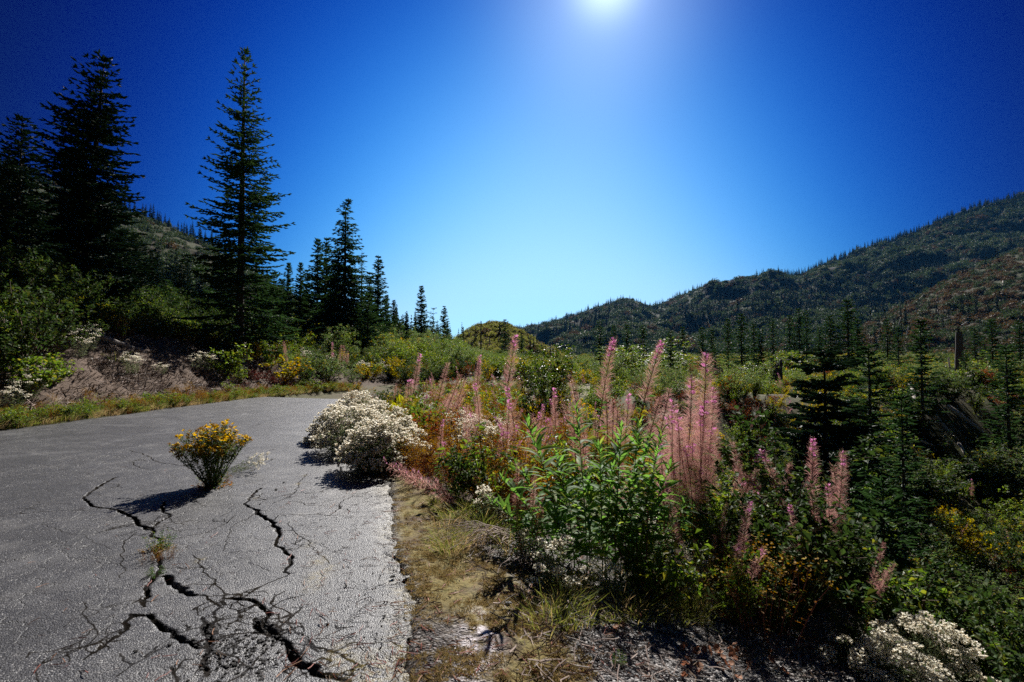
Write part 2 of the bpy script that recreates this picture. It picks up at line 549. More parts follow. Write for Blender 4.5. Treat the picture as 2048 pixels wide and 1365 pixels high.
def asphalt_material():
    t = NT('worn_asphalt')
    p = t.pos()
    big = t.noise(.5, 4, .55, p); mid = t.noise(5, 5, .6, p); fine = t.noise(160, 3, .6, p)
    cellc = t.voro(150, 'F1', 'Color', p); celld = t.voro(150, 'F1', 'Distance', p)
    sep = t.n.new('ShaderNodeSeparateColor'); t.l.new(cellc, sep.inputs[0])
    stone = t.ramp(sep.outputs[0], (0, (.014, .014, .016)), (.4, (.036, .036, .039)), (.75, (.080, .080, .085)), (.93, (.25, .245, .245)), (1, (.50, .49, .48)))
    binder = t.mix(big, (.022, .022, .026), (.042, .042, .048))
    col = t.mix(t.rng(celld, .30, .62), stone, binder)
    col = t.mix(t.math('MULTIPLY', t.rng(mid, .5, .8), .5), col, t.mix(fine, (.14, .135, .13), (.20, .195, .19)))
    # crack soil with the shade of its depth painted in, moss here and there
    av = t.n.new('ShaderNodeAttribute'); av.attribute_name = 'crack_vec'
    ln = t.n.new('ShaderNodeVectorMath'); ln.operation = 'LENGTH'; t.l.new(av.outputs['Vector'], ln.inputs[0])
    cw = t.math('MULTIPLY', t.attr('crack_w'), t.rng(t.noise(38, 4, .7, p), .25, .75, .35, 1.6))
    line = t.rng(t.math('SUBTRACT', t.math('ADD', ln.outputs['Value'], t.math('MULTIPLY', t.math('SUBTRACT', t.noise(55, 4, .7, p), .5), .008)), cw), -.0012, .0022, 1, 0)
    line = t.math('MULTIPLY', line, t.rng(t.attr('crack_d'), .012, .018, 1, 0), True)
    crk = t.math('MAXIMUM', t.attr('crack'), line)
    dirt_shade = t.mix(t.rng(mid, .35, .65), (.006, .0055, .005), (.016, .013, .010))
    col = t.mix(crk, col, dirt_shade)
    col = t.mix(t.math('MULTIPLY', t.attr('moss'), t.rng(t.noise(40, 4, .6, p), .40, .58), True), col, (.12, .095, .035))
    col = t.mix(t.math('MULTIPLY', t.attr('broken'), t.rng(t.noise(22, 5, .7, p), .42, .62), True), col, (.030, .027, .026))
    # hairline crazing
    v = t.n.new('ShaderNodeTexVoronoi'); v.feature = 'DISTANCE_TO_EDGE'; v.inputs['Scale'].default_value = 3.4
    wob = t.n.new('ShaderNodeTexNoise'); wob.inputs['Scale'].default_value = 6; wob.inputs['Detail'].default_value = 6
    t.l.new(p, wob.inputs['Vector'])
    vm = t.n.new('ShaderNodeVectorMath'); vm.operation = 'MULTIPLY_ADD'
    t.l.new(wob.outputs['Color'], vm.inputs[0]); vm.inputs[1].default_value = (.35, .35, .35); t.l.new(p, vm.inputs[2])
    t.l.new(vm.outputs[0], v.inputs['Vector'])
    hair = t.math('MULTIPLY', t.rng(v.outputs['Distance'], .004, .022, 1, 0), t.math('MULTIPLY', t.attr('craze'), t.rng(mid, .38, .52), True), True)
    col = t.mix(hair, col, (.022, .020, .019))
    h = t.math('SUBTRACT', t.math('SUBTRACT', t.math('MULTIPLY', mid, .15), t.math('MULTIPLY', celld, .55)), t.math('MULTIPLY', hair, .8))
    stain = t.noise(.9, 5, .65, p, 1.5)
    col = t.mix(t.rng(stain, .46, .60), col, t.mix(.60, col, (.024, .024, .027)))
    lighter = t.noise(2.2, 4, .6, p)
    col = t.mix(t.math('MULTIPLY', t.rng(lighter, .55, .75), .35), col, (.17, .17, .175))
    rough = t.mix(crk, t.mix(big, (.44, .44, .44), (.54, .54, .54)), (.95, .95, .95))
    return t.done(t.bsdf(col, rough, t.bump(h, .6, .010), t.math('MULTIPLY', t.math('SUBTRACT', 1.0, crk, True), .42)))


M_GROUND = ground_material()
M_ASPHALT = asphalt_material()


# ------------------------------------------------------------------ ground: one sheet out to the horizon
def build_ground():
    rr = [0.0, .4]
    while rr[-1] < 2450: rr.append(rr[-1] * (1.018 if rr[-1] < 60 else 1.04))
    rr = np.array(rr)
    th = np.concatenate([np.arange(-60, 60, .36), np.arange(60, 300.1, 4.0)]) * math.pi / 180
    Rr, Th = np.meshgrid(rr, th, indexing='ij')
    X, Y = Rr * np.sin(Th), Rr * np.cos(Th)
    s, side = road_dist(X, Y)
    Z = H(X, Y)
    Z = np.where(s < .25, np.minimum(Z, Z - .16 * sm((.02 - s) / .10)), Z)
    near = sm((9 - Rr) / 6)
    Z = Z + near * (side > 0) * sm(s / .2) * (.022 * fbm(X * 7, Y * 7, 31) + .012 * fbm(X * 25, Y * 25, 37))
    Z = Z + (side < 0) * sm((s - .3) / 1.0) * sm((30 - Rr) / 10) * (.22 * fbm(X * 2.2, Y * 2.2, 51) + .10 * fbm(X * 8, Y * 8, 52))
    me = raw_mesh('ground', np.stack([X, Y, Z], -1).reshape(-1, 3), grid_faces(*X.shape)[:, ::-1], M_GROUND, True)
    right = side > 0
    shw = np.interp(Y, [0, 1.5, 3, 4.5, 6], [.85, .8, .65, .5, .25])
    moss = right * sm((shw + .12 + .15 * fbm(X * 3, Y * 3, 71) - s) / .15) * sm((7 - Y) / 1.5)
    grav = right * sm((s - shw + .05) / .15) * sm((5.2 - Rr) / 1.5)
    grav = np.maximum(grav, right * (s < .5) * sm((.10 - s) / .1) * .8)
    # crumbled, mossless stretch of the shoulder beside the pale patch
    bare = right * sm((.40 + .2 * fbm(X * 4, Y * 4, 73) - s) / .15) * sm((2.75 - Y) / .3)
    moss = moss * (1 - .85 * bare); grav = np.maximum(grav, bare * .8)
    pc = at(955, 1290)
    pale = np.exp(-(((X - pc.x) / .085) ** 2 + ((Y - pc.y) / .30) ** 2)) * 1.3
    dark = right * sm((.30 - s) / .2) * sm((2.9 - Y) / .3) * .8
    green = np.where(side > 0, sm((s - 1.2) / 1.2), sm((s - 4.5) / 3)) * 1.0
    green = np.maximum(green, (side < 0) * sm((1.1 - s) / .5) * .8)
    for nm, a in (('moss', moss), ('gravel', grav), ('pale', np.clip(pale, 0, 1)), ('dark', dark), ('green', green)):
        vattr(me, nm, a)
    o = link('ground', me); tag(o, kind='structure')
    return o


build_ground()

# ------------------------------------------------------------------ road with its cracks sunk into it
def cr(pts, w, depth=.035):
    return ([at(.414 * a, 800 + .414 * b) for a, b in pts], w, depth)


CRACKS = [
    cr([(570, 370), (520, 390), (470, 420), (430, 450), (415, 465), (425, 490), (440, 510), (490, 522), (530, 525), (575, 533), (590, 545), (625, 562), (655, 580), (665, 597), (700, 612), (745, 635), (772, 680), (758, 720), (768, 770), (770, 835)], .016),
    cr([(575, 533), (590, 545), (625, 562), (655, 580), (665, 597), (700, 612), (745, 635)], .026),
    cr([(770, 825), (740, 858), (712, 895), (708, 940), (698, 1000)], .018),
    cr([(790, 850), (812, 862), (820, 890), (852, 902), (888, 912), (905, 935), (955, 946)], .036, .05),
    cr([(955, 946), (1000, 950), (1022, 975), (1045, 990), (1035, 1025), (1045, 1060), (1020, 1080), (1040, 1130)], .013),
    cr([(630, 1040), (665, 1045), (740, 1060), (765, 1085), (790, 1112), (840, 1145), (880, 1170), (940, 1185), (1000, 1195)], .022),
    cr([(640, 1040), (600, 1078), (615, 1100), (580, 1130), (530, 1160), (450, 1225)], .014),
    cr([(1262, 425), (1215, 460), (1192, 492), (1235, 535), (1275, 568), (1310, 590), (1345, 622), (1352, 650), (1335, 680), (1362, 715), (1385, 745), (1405, 795), (1400, 842)], .014),
    cr([(1225, 528), (1242, 548), (1275, 568), (1310, 590), (1345, 622), (1350, 645)], .030, .045),
    cr([(1400, 842), (1350, 865), (1290, 890), (1200, 922), (1155, 945), (1090, 962)], .009),
    cr([(1090, 962), (1155, 965), (1245, 985), (1290, 1022), (1275, 1065), (1285, 1095), (1330, 1132), (1395, 1185), (1412, 1215), (1430, 1255), (1470, 1290), (1510, 1322), (1560, 1338), (1690, 1362)], .020),
    cr([(1400, 1195), (1430, 1255), (1470, 1290), (1510, 1322), (1560, 1338)], .040, .05),
    cr([(1310, 590), (1345, 557), (1430, 556), (1590, 560), (1640, 512), (1705, 462), (1800, 438)], .007, .02),
    cr([(1590, 562), (1690, 568), (1800, 572)], .004, .015),
    cr([(600, 235), (640, 250), (690, 262), (715, 270), (740, 292), (800, 306), (900, 320), (935, 330), (945, 345)], .012),
    cr([(650, 290), (645, 310), (680, 326), (720, 332)], .010),
    cr([(800, 490), (788, 530), (822, 556), (795, 575), (745, 612)], .018),
    cr([(1485, 355), (1440, 398), (1432, 440), (1400, 470), (1320, 500)], .007, .02),
    cr([(660, 640), (620, 672), (600, 735), (585, 800), (580, 860)], .007, .02),
    cr([(850, 670), (930, 652), (1000, 640), (1080, 602), (1140, 558)], .006, .015),
    cr([(1075, 730), (1100, 690), (1130, 605), (1200, 578), (1235, 545)], .005, .015),
    cr([(930, 750), (968, 772), (965, 800), (1000, 842), (1040, 882), (1062, 912), (1150, 945)], .008, .02),
    cr([(1400, 590), (1425, 640), (1500, 690), (1560, 755), (1590, 790)], .006, .015),
    cr([(1490, 1160), (1560, 1202), (1650, 1232), (1750, 1290)], .012, .025),
    cr([(980, 1060), (1000, 1090), (1010, 1140), (1000, 1195), (985, 1260), (1000, 1330)], .016, .03),
    cr([(1100, 1090), (1150, 1020), (1245, 985)], .012, .03),
    cr([(1230, 1060), (1262, 1110), (1300, 1140), (1330, 1132)], .026, .04),
    cr([(880, 300), (960, 240), (1100, 190), (1260, 110), (1420, 75), (1560, 60)], .006, .015),
    cr([(1090, 330), (1240, 322)], .008, .02), cr([(1200, 350), (1310, 255)], .005, .015),
    cr([(560, 1340), (700, 1250), (800, 1190), (880, 1170)], .006, .015),
    cr([(410, 980), (420, 1060), (470, 1120), (450, 1225)], .006, .015),
    cr([(200, 600), (300, 640), (420, 660), (540, 720)], .004, .012),
]


def jag(P, seed):
    """a crack wanders between its points"""
    P = np.array([[p.x, p.y] for p in P]); out = [P[0]]
    rg = np.random.default_rng(seed)
    for a, b in zip(P[:-1], P[1:]):
        L = np.hypot(*(b - a)); n = max(2, int(L / .035)); d = (b - a) / (L + 1e-9); nn = np.array([-d[1], d[0]])
        off = np.cumsum(rg.normal(0, .011, n)); off -= np.linspace(0, off[-1], n)
        for k in range(1, n + 1):
            out.append(a + (b - a) * k / n + nn * (off[k - 1] if k < n else 0))
    return np.array(out)


def build_road():
    tt = np.concatenate([np.linspace(-8, .9, 30), .9 + np.cumsum(np.concatenate([np.full(430, .0092), np.geomspace(.0092, .22, 160)]))])
    # station along the matched edge points; the right edge's y gives the station
    yk = ROAD_R[:, 1].copy()
    arc = np.concatenate([[0], np.cumsum(np.hypot(*np.diff(ROAD_R, axis=0).T))]); arc = arc - np.interp(.9, yk[:4], arc[:4]) + .9
    tt = tt[tt < arc[-1] - .1]

    def cubic(Pk):
        m = np.gradient(Pk, arc, axis=0)
        k = np.clip(np.searchsorted(arc, tt) - 1, 0, len(arc) - 2)
        h = arc[k + 1] - arc[k]; q = ((tt - arc[k]) / h)[:, None]; h = h[:, None]
        return ((2 * q ** 3 - 3 * q ** 2 + 1) * Pk[k] + (q ** 3 - 2 * q ** 2 + q) * h * m[k] + (-2 * q ** 3 + 3 * q ** 2) * Pk[k + 1] + (q ** 3 - q ** 2) * h * m[k + 1])
    Lc, Rc = cubic(ROAD_L), cubic(ROAD_R)
    # ragged edges
    Rc = Rc + np.stack([.06 * fbm(tt * 3, tt * 0, 5, 5) + .045 * fbm(tt * 14, tt * 0, 6), 0 * tt], 1)
    Lc = Lc + np.stack([.09 * fbm(tt * 2, tt * 0 + 9, 7, 5), 0 * tt], 1)
    v = np.concatenate([np.linspace(0, .5, 40)[:-1], np.linspace(.5, 1, 430)])
    XY = Lc[:, None] * (1 - v)[None, :, None] + Rc[:, None] * v[None, :, None]
    X, Y = XY[..., 0], XY[..., 1]
    r = np.hypot(X, Y)
    Z = zroad(X, Y) + rise(r) + .012 * fbm(X * .7, Y * .7, 61)
    dep = np.zeros(X.shape); crk = np.zeros(X.shape)
    cvec = np.zeros(X.shape + (2,)); cvec[..., 0] = .05; cd = np.full(X.shape, .05); cwid = np.zeros(X.shape)
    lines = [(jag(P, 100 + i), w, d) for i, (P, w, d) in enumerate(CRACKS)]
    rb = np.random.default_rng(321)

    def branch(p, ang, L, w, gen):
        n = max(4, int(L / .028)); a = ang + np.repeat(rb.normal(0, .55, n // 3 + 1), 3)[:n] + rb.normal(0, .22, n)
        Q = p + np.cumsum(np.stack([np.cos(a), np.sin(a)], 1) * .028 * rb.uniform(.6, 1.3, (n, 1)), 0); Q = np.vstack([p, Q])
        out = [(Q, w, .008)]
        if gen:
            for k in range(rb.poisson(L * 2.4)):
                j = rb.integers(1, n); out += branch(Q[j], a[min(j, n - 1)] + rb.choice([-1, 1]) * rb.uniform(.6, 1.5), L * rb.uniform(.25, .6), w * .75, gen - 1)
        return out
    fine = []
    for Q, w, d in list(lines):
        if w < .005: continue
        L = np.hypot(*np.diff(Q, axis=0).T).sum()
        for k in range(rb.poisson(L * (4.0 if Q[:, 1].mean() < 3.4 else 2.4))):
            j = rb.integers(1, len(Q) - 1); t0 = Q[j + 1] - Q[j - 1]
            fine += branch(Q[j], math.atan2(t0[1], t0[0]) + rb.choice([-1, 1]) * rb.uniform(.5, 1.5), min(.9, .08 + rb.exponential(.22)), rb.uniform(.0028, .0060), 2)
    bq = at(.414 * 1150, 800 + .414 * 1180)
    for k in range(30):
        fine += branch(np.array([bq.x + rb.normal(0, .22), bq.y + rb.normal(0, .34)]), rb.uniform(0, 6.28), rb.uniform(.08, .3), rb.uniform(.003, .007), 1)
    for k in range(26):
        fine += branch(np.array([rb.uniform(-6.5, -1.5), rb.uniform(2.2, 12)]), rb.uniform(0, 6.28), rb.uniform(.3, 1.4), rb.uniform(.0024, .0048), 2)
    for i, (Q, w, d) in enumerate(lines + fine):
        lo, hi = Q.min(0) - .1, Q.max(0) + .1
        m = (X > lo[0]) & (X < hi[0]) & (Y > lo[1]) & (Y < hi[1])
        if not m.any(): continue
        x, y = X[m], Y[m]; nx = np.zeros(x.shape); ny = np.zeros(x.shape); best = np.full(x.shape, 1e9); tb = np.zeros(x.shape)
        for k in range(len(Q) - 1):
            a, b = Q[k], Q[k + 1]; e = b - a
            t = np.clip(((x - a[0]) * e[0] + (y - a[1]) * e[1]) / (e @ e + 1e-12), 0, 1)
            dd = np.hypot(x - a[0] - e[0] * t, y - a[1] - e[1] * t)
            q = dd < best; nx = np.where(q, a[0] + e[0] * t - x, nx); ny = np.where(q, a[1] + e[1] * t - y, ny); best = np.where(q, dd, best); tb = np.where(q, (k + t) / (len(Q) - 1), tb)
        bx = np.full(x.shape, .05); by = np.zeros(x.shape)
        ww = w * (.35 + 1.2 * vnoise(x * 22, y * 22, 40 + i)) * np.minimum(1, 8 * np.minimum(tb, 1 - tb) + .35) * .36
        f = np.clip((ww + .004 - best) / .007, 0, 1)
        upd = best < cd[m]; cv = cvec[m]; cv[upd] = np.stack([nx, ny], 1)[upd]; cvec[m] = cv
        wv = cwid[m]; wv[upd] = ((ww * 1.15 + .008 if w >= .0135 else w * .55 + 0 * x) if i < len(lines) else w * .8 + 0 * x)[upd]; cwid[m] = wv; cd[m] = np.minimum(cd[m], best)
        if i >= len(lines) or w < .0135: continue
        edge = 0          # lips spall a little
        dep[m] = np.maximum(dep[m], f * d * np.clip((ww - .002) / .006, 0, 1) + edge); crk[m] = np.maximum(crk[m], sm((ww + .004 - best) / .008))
    # broken-up patch where the pieces have sunk
    bc = at(.414 * 1170, 800 + .414 * 1200)
    brk = np.exp(-(((X - bc.x) / .26) ** 2 + ((Y - bc.y) / .42) ** 2) ** 1.5) * (X == X)
    brk = brk * sm((fbm(X * 9, Y * 9, 82) + .35) / .5)
    dep = dep + brk * (.002 + .006 * np.clip(fbm(X * 40, Y * 40, 83), 0, 1) * 2)
    edge_s = np.minimum(np.linalg.norm(XY - Rc[:, None], axis=2), 9)
    crumb = sm((.20 - edge_s) / .2) * sm((Y - .8) / .5)
    dep = dep + crumb * .022 * np.clip(fbm(X * 15, Y * 15, 85) + .25, 0, 1)
    Z = Z - dep
    nr, nc = X.shape
    # skirts so that the slab has thickness
    V = np.stack([X, Y, Z], -1)
    sk0 = V[:, :1].copy(); sk0[..., 2] -= .14; sk1 = V[:, -1:].copy(); sk1[..., 2] -= .14
    V = np.concatenate([sk0, V, sk1], 1)
    pad = lambda A: np.concatenate([A[:, :1], A, A[:, -1:]], 1)
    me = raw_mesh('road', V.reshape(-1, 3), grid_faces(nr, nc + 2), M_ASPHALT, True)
    mossp = np.zeros(X.shape)
    for (a, b, rx) in ((1545, 780, .05), (1525, 860, .06), (1510, 905, .05), (1500, 700, .04), (1440, 405, .03), (1590, 815, .04), (965, 775, .03), (1650, 1225, .06), (1230, 475, .03), (1800, 1300, .12), (1470, 365, .03)):
        c = at(.414 * a, 800 + .414 * b); mossp = np.maximum(mossp, np.exp(-((X - c.x) ** 2 + ((Y - c.y) / 1.5) ** 2) / rx ** 2))
    mossp = np.maximum(mossp, crumb * .8)
    craze = sm((fbm(X * .5, Y * .5, 91) + .25) / .4) * sm((9 - Y) / 3)
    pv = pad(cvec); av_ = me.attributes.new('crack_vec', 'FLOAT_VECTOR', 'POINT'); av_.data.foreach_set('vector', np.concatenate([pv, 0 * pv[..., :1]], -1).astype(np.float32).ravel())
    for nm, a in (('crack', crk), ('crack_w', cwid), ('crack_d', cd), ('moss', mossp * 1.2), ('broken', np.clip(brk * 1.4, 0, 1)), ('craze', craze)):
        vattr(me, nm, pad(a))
    o = link('road', me); tag(o, kind='structure')


build_road()

# ------------------------------------------------------------------ hills
def hill_material(name, soil0, soil1, g0, g1, scale=.05):
    t = NT(name)
    p = t.pos()
    n1 = t.noise(scale, 5, .6, p); n2 = t.noise(scale * 8, 6, .7, p); n3 = t.noise(scale * 40, 4, .65, p)
    soil = t.mix(t.rng(n3, .3, .7), soil0, soil1)
    gr = t.mix(t.rng(n2, .3, .7), g0, g1)
    col = t.mix(t.math('ADD', t.rng(n1, .38, .55), t.math('SUBTRACT', t.rng(n2, .3, .7), .5), True), soil, gr)
    shaded_rock = t.mix(t.rng(n3, .3, .7), (.010, .011, .013), (.028, .028, .032))  # cliff stone, its shadowed faces painted in as near-black colour
    col = t.mix(t.math('MULTIPLY', t.attr('cliff'), t.rng(n2, .25, .55), True), col, shaded_rock)
    return t.done(t.bsdf(col, .95, t.bump(t.math('ADD', n2, t.math('MULTIPLY', n3, .5)), 1.0, .25 / scale * .05), .1))


def polar_hill(name, px_ridge, dist, base_d, back, mat, amp, nf, tree=0.0, du=.006, nt=70, prof=1.15, cliffs=None):
    """a hill whose crest runs through the given points of the view at the given distances"""
    px = np.array([a for a, b in px_ridge], float); py = np.array([b for a, b in px_ridge], float)
    U = np.arange((px[0] - 1024) / F, (px[-1] - 1024) / F + du, du)
    dd = np.interp(U, (np.array([a for a, b in dist]) - 1024) / F, [b for a, b in dist])
    bd = np.interp(U, (np.array([a for a, b in base_d]) - 1024) / F, [b for a, b in base_d])
    pyU = np.interp(U, (px - 1024) / F, py)
    kk = np.array([.25, .5, .25]); pyU[1:-1] = np.convolve(pyU, kk, 'valid')
    zr = CAMZ + (PS + (682.5 - pyU) / F * PC) / (PC - (682.5 - pyU) / F * PS) * dd - tree
    T = np.concatenate([np.linspace(0, 1, nt), 1 + np.linspace(.03, 1, 16) ** 1.4])
    Ug, Tg = np.meshgrid(U, T, indexing='ij')
    D = np.where(Tg <= 1, bd[:, None] + (dd - bd)[:, None] * Tg, dd[:, None] + (Tg - 1) * back)
    X, Y = Ug * D, D
    zb = H(X, Y, False) - 2.0
    q = np.clip(Tg, 0, 1)
    Zf = zb + (zr[:, None] - zb) * q ** prof
    Zb = zr[:, None] - (zr[:, None] + 5) * sm(np.clip(Tg - 1, 0, 1)) * 1.0
    Z = np.where(Tg <= 1, Zf, Zb)
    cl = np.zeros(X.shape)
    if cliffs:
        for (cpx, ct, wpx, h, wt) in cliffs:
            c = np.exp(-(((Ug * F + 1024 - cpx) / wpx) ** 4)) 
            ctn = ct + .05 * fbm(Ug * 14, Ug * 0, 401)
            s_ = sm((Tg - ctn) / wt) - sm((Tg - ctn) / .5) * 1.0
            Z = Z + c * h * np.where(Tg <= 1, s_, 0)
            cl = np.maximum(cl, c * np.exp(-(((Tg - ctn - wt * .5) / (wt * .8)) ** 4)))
    win = np.clip(q * 5, 0, 1) * np.clip((1.04 - q) * 3, .12, 1)
    rid = 1 - 2 * np.abs(fbm(X * nf, Y * nf, 501, 4))
    Z = Z + win * (amp * (rid - .6) + amp * .6 * fbm(X * nf * 4, Y * nf * 4, 521, 4))
    me = raw_mesh(name, np.stack([X, Y, Z], -1).reshape(-1, 3), grid_faces(*X.shape)[:, ::-1], mat, True)
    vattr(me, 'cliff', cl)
    o = link(name, me); tag(o, kind='structure')
    return dict(U=U, D=D, T=T, Z=Z, X=X, Y=Y, cl=cl)


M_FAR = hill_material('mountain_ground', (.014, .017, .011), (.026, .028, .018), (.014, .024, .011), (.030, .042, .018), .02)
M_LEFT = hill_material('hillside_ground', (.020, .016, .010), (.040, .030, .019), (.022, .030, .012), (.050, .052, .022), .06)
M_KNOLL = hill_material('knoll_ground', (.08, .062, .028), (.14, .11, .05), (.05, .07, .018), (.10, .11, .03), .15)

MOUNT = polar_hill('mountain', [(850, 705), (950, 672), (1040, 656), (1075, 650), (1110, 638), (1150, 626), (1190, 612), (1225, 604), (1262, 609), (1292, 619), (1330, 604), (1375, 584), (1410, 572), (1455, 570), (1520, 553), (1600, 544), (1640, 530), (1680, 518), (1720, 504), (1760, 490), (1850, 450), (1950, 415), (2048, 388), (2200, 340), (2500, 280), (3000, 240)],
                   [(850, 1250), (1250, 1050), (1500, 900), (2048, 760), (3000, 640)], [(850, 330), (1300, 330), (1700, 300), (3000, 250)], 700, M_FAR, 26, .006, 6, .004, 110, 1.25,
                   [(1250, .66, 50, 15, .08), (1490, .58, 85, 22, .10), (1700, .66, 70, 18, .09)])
SPUR = polar_hill('hillside', [(1560, 722), (1620, 705), (1700, 665), (1760, 632), (1800, 610), (1860, 577), (1900, 555), (1960, 528), (2048, 490), (2200, 430), (2600, 330), (3600, 300)],
                  [(1560, 260), (2048, 300), (3600, 220)], [(1560, 150), (2048, 120), (3600, 90)], 250, M_LEFT, 4, .02, 2, .006, 70, 1.15)
LEFTH = polar_hill('hillside', [(-2600, 150), (-1200, 120), (-500, 180), (-150, 262), (0, 322), (130, 362), (250, 410), (340, 440), (420, 478), (560, 566), (700, 622), (800, 655), (900, 672), (980, 700), (1020, 715)],
                   [(-2600, 120), (0, 250), (500, 240), (1020, 200)], [(-2600, 40), (0, 60), (500, 70), (900, 120), (1020, 170)], 220, M_LEFT, 4, .02, 4, .006, 80, 1.1)
KNOLL = polar_hill('hill', [(870, 712), (900, 688), (930, 662), (955, 648), (990, 640), (1012, 643), (1040, 656), (1070, 676), (1100, 694), (1150, 712)],
                   [(870, 118), (1150, 118)], [(870, 84), (1150, 84)], 50, M_KNOLL, 1.2, .06, 0.5, .002, 50, .9)


def on_hill(h, n, seed, u0=None, u1=None, t0=.02, t1=1.0, mask=None):
    """n random spots of a hill, spread evenly over its surface as seen"""
    rg = np.random.default_rng(seed)
    nu, ntt = h['X'].shape
    lo = 0 if u0 is None else np.searchsorted(h['U'], (u0 - 1024) / F); hi = nu - 1 if u1 is None else min(nu - 1, np.searchsorted(h['U'], (u1 - 1024) / F))
    a = rg.uniform(lo, hi - 1e-3, n); tt_ = rg.uniform(t0, t1, n)
    b = np.interp(tt_, h['T'], np.arange(len(h['T'])))
    i = a.astype(int); j = np.minimum(b.astype(int), ntt - 2); fa = a - i; fb = b - j
    g = lambda A: (A[i, j] * (1 - fa) + A[i + 1, j] * fa) * (1 - fb) + (A[i, j + 1] * (1 - fa) + A[i + 1, j + 1] * fa) * fb
    return np.stack([g(h['X']), g(h['Y']), g(h['Z'])], 1), g(h['cl']), tt_
# ================================================================== PLANT PROTOTYPES
M_BARK = plain_mat('fir_bark', (.035, .028, .024), (.085, .070, .060), 14, .9, .8, .02, (1, 1, .25))
M_NEEDLE = leaf_mat('fir_needles', (.018, .044, .015), (.038, .078, .026), None, .32, .5, .3, 1.5)
M_NEEDLE_DK = leaf_mat('dark_fir_needles', (.012, .026, .013), (.022, .046, .020), None, .12, .5, .25, 1.3)
M_NEEDLE_FAR = leaf_mat('far_needles', (.010, .022, .012), (.024, .042, .020), None, .12, .6, .2, 1.4)
M_TWIG = plain_mat('twig_bark', (.06, .035, .022), (.13, .085, .05), 20, .8, .3, .005)
M_LEAF_GREEN = leaf_mat('shrub_leaves', (.048, .092, .014), (.10, .16, .028), (.18, .18, .03), .46, .38, .45)
M_LEAF_WILLOW = leaf_mat('willow_leaves', (.050, .095, .028), (.10, .155, .055), (.17, .17, .05), .45, .4, .45)
M_LEAF_DARK = leaf_mat('dark_shrub_leaves', (.022, .050, .013), (.046, .082, .022), (.08, .10, .02), .32, .5, .2, 1.5)  # dark leaf colour also stands in for dimness at the view's sides
M_LEAF_ALDER = leaf_mat('alder_leaves', (.026, .058, .010), (.055, .10, .016), (.15, .16, .03), .34, .3, .4)
M_LEAF_YELLOW = leaf_mat('yellowing_leaves', (.16, .17, .020), (.30, .26, .030), (.32, .18, .03), .45, .45, .3)
M_LEAF_RED = leaf_mat('reddened_leaves', (.12, .035, .020), (.20, .075, .030), (.10, .10, .02), .35, .45, .3)
M_LEAF_RUST = leaf_mat('rusty_leaves', (.16, .075, .020), (.28, .14, .035), (.10, .11, .025), .4, .5, .25)
M_LEAF_FIREWEED = leaf_mat('fireweed_leaves', (.035, .085, .022), (.070, .145, .040), (.20, .17, .03), .42, .33, .5)
M_LEAF_GREY = leaf_mat('everlasting_leaves', (.11, .15, .075), (.20, .24, .14), (.20, .18, .10), .3, .6, .2)
M_LEAF_WORT = leaf_mat('wort_leaves', (.045, .085, .022), (.085, .13, .035), (.16, .10, .025), .38, .42, .35)
M_FERN = leaf_mat('fern_fronds', (.16, .19, .020), (.28, .27, .035), (.10, .15, .02), .48, .45, .3)
M_GRASS = leaf_mat('grass_blades', (.07, .11, .022), (.16, .17, .045), (.30, .24, .10), .42, .45, .35)
M_DRYGRASS = leaf_mat('dry_grass_blades', (.24, .18, .09), (.40, .31, .17), (.14, .14, .04), .35, .5, .3)
M_PINK = leaf_mat('fireweed_seed_pods', (.36, .18, .15), (.58, .36, .32), (.56, .46, .36), .45, .55, .2, 1.25)
M_MAGENTA = leaf_mat('fireweed_petals', (.55, .20, .38), (.68, .34, .52), None, .45, .5, .2, 1.15)
M_REDSTEM = plain_mat('red_stems', (.20, .060, .050), (.34, .13, .10), 20, .6, .2, .004)
M_GREENSTEM = plain_mat('green_stems', (.07, .11, .03), (.14, .17, .05), 20, .6, .2, .004)
M_GREYSTEM = plain_mat('grey_stems', (.15, .17, .11), (.24, .25, .17), 20, .7, .2, .004)
M_WHITE = leaf_mat('everlasting_heads', (.80, .77, .66), (.87, .86, .79), (.66, .58, .42), .52, .7, .15, 1.12)
M_YELLOW = leaf_mat('wort_petals', (.76, .50, .015), (.84, .62, .03), (.66, .38, .02), .35, .5, .2, 1.15)
M_BUD = leaf_mat('spent_wort_heads', (.22, .12, .022), (.40, .25, .035), (.46, .34, .03), .25, .6, .2, 1.2)
M_DEADWOOD = plain_mat('bleached_wood', (.34, .30, .27), (.62, .57, .52), 12, .8, .7, .012, (1, 1, .15))
M_CHAR = plain_mat('charred_wood', (.025, .022, .022), (.09, .08, .075), 10, .9, .8, .02, (1, 1, .2))
M_GREYWOOD = plain_mat('grey_weathered_wood', (.15, .13, .12), (.30, .27, .25), 10, .85, .8, .015, (1, 1, .15))
M_STRAW = plain_mat('dead_stalks', (.20, .145, .125), (.42, .34, .30), 20, .75, .3, .004)
M_STONE = plain_mat('slope_stone', (.13, .13, .135), (.36, .355, .35), 18, .85, .5, .01)
M_DRYLEAF = leaf_mat('dry_brown_leaves', (.22, .10, .055), (.42, .24, .15), None, .3, .5, .3, 1.2)
UP = np.array([0, 0, 1.0])


def rv(n, rg): 
    v = rg.normal(size=(n, 3)); return v / np.linalg.norm(v, axis=1, keepdims=True)


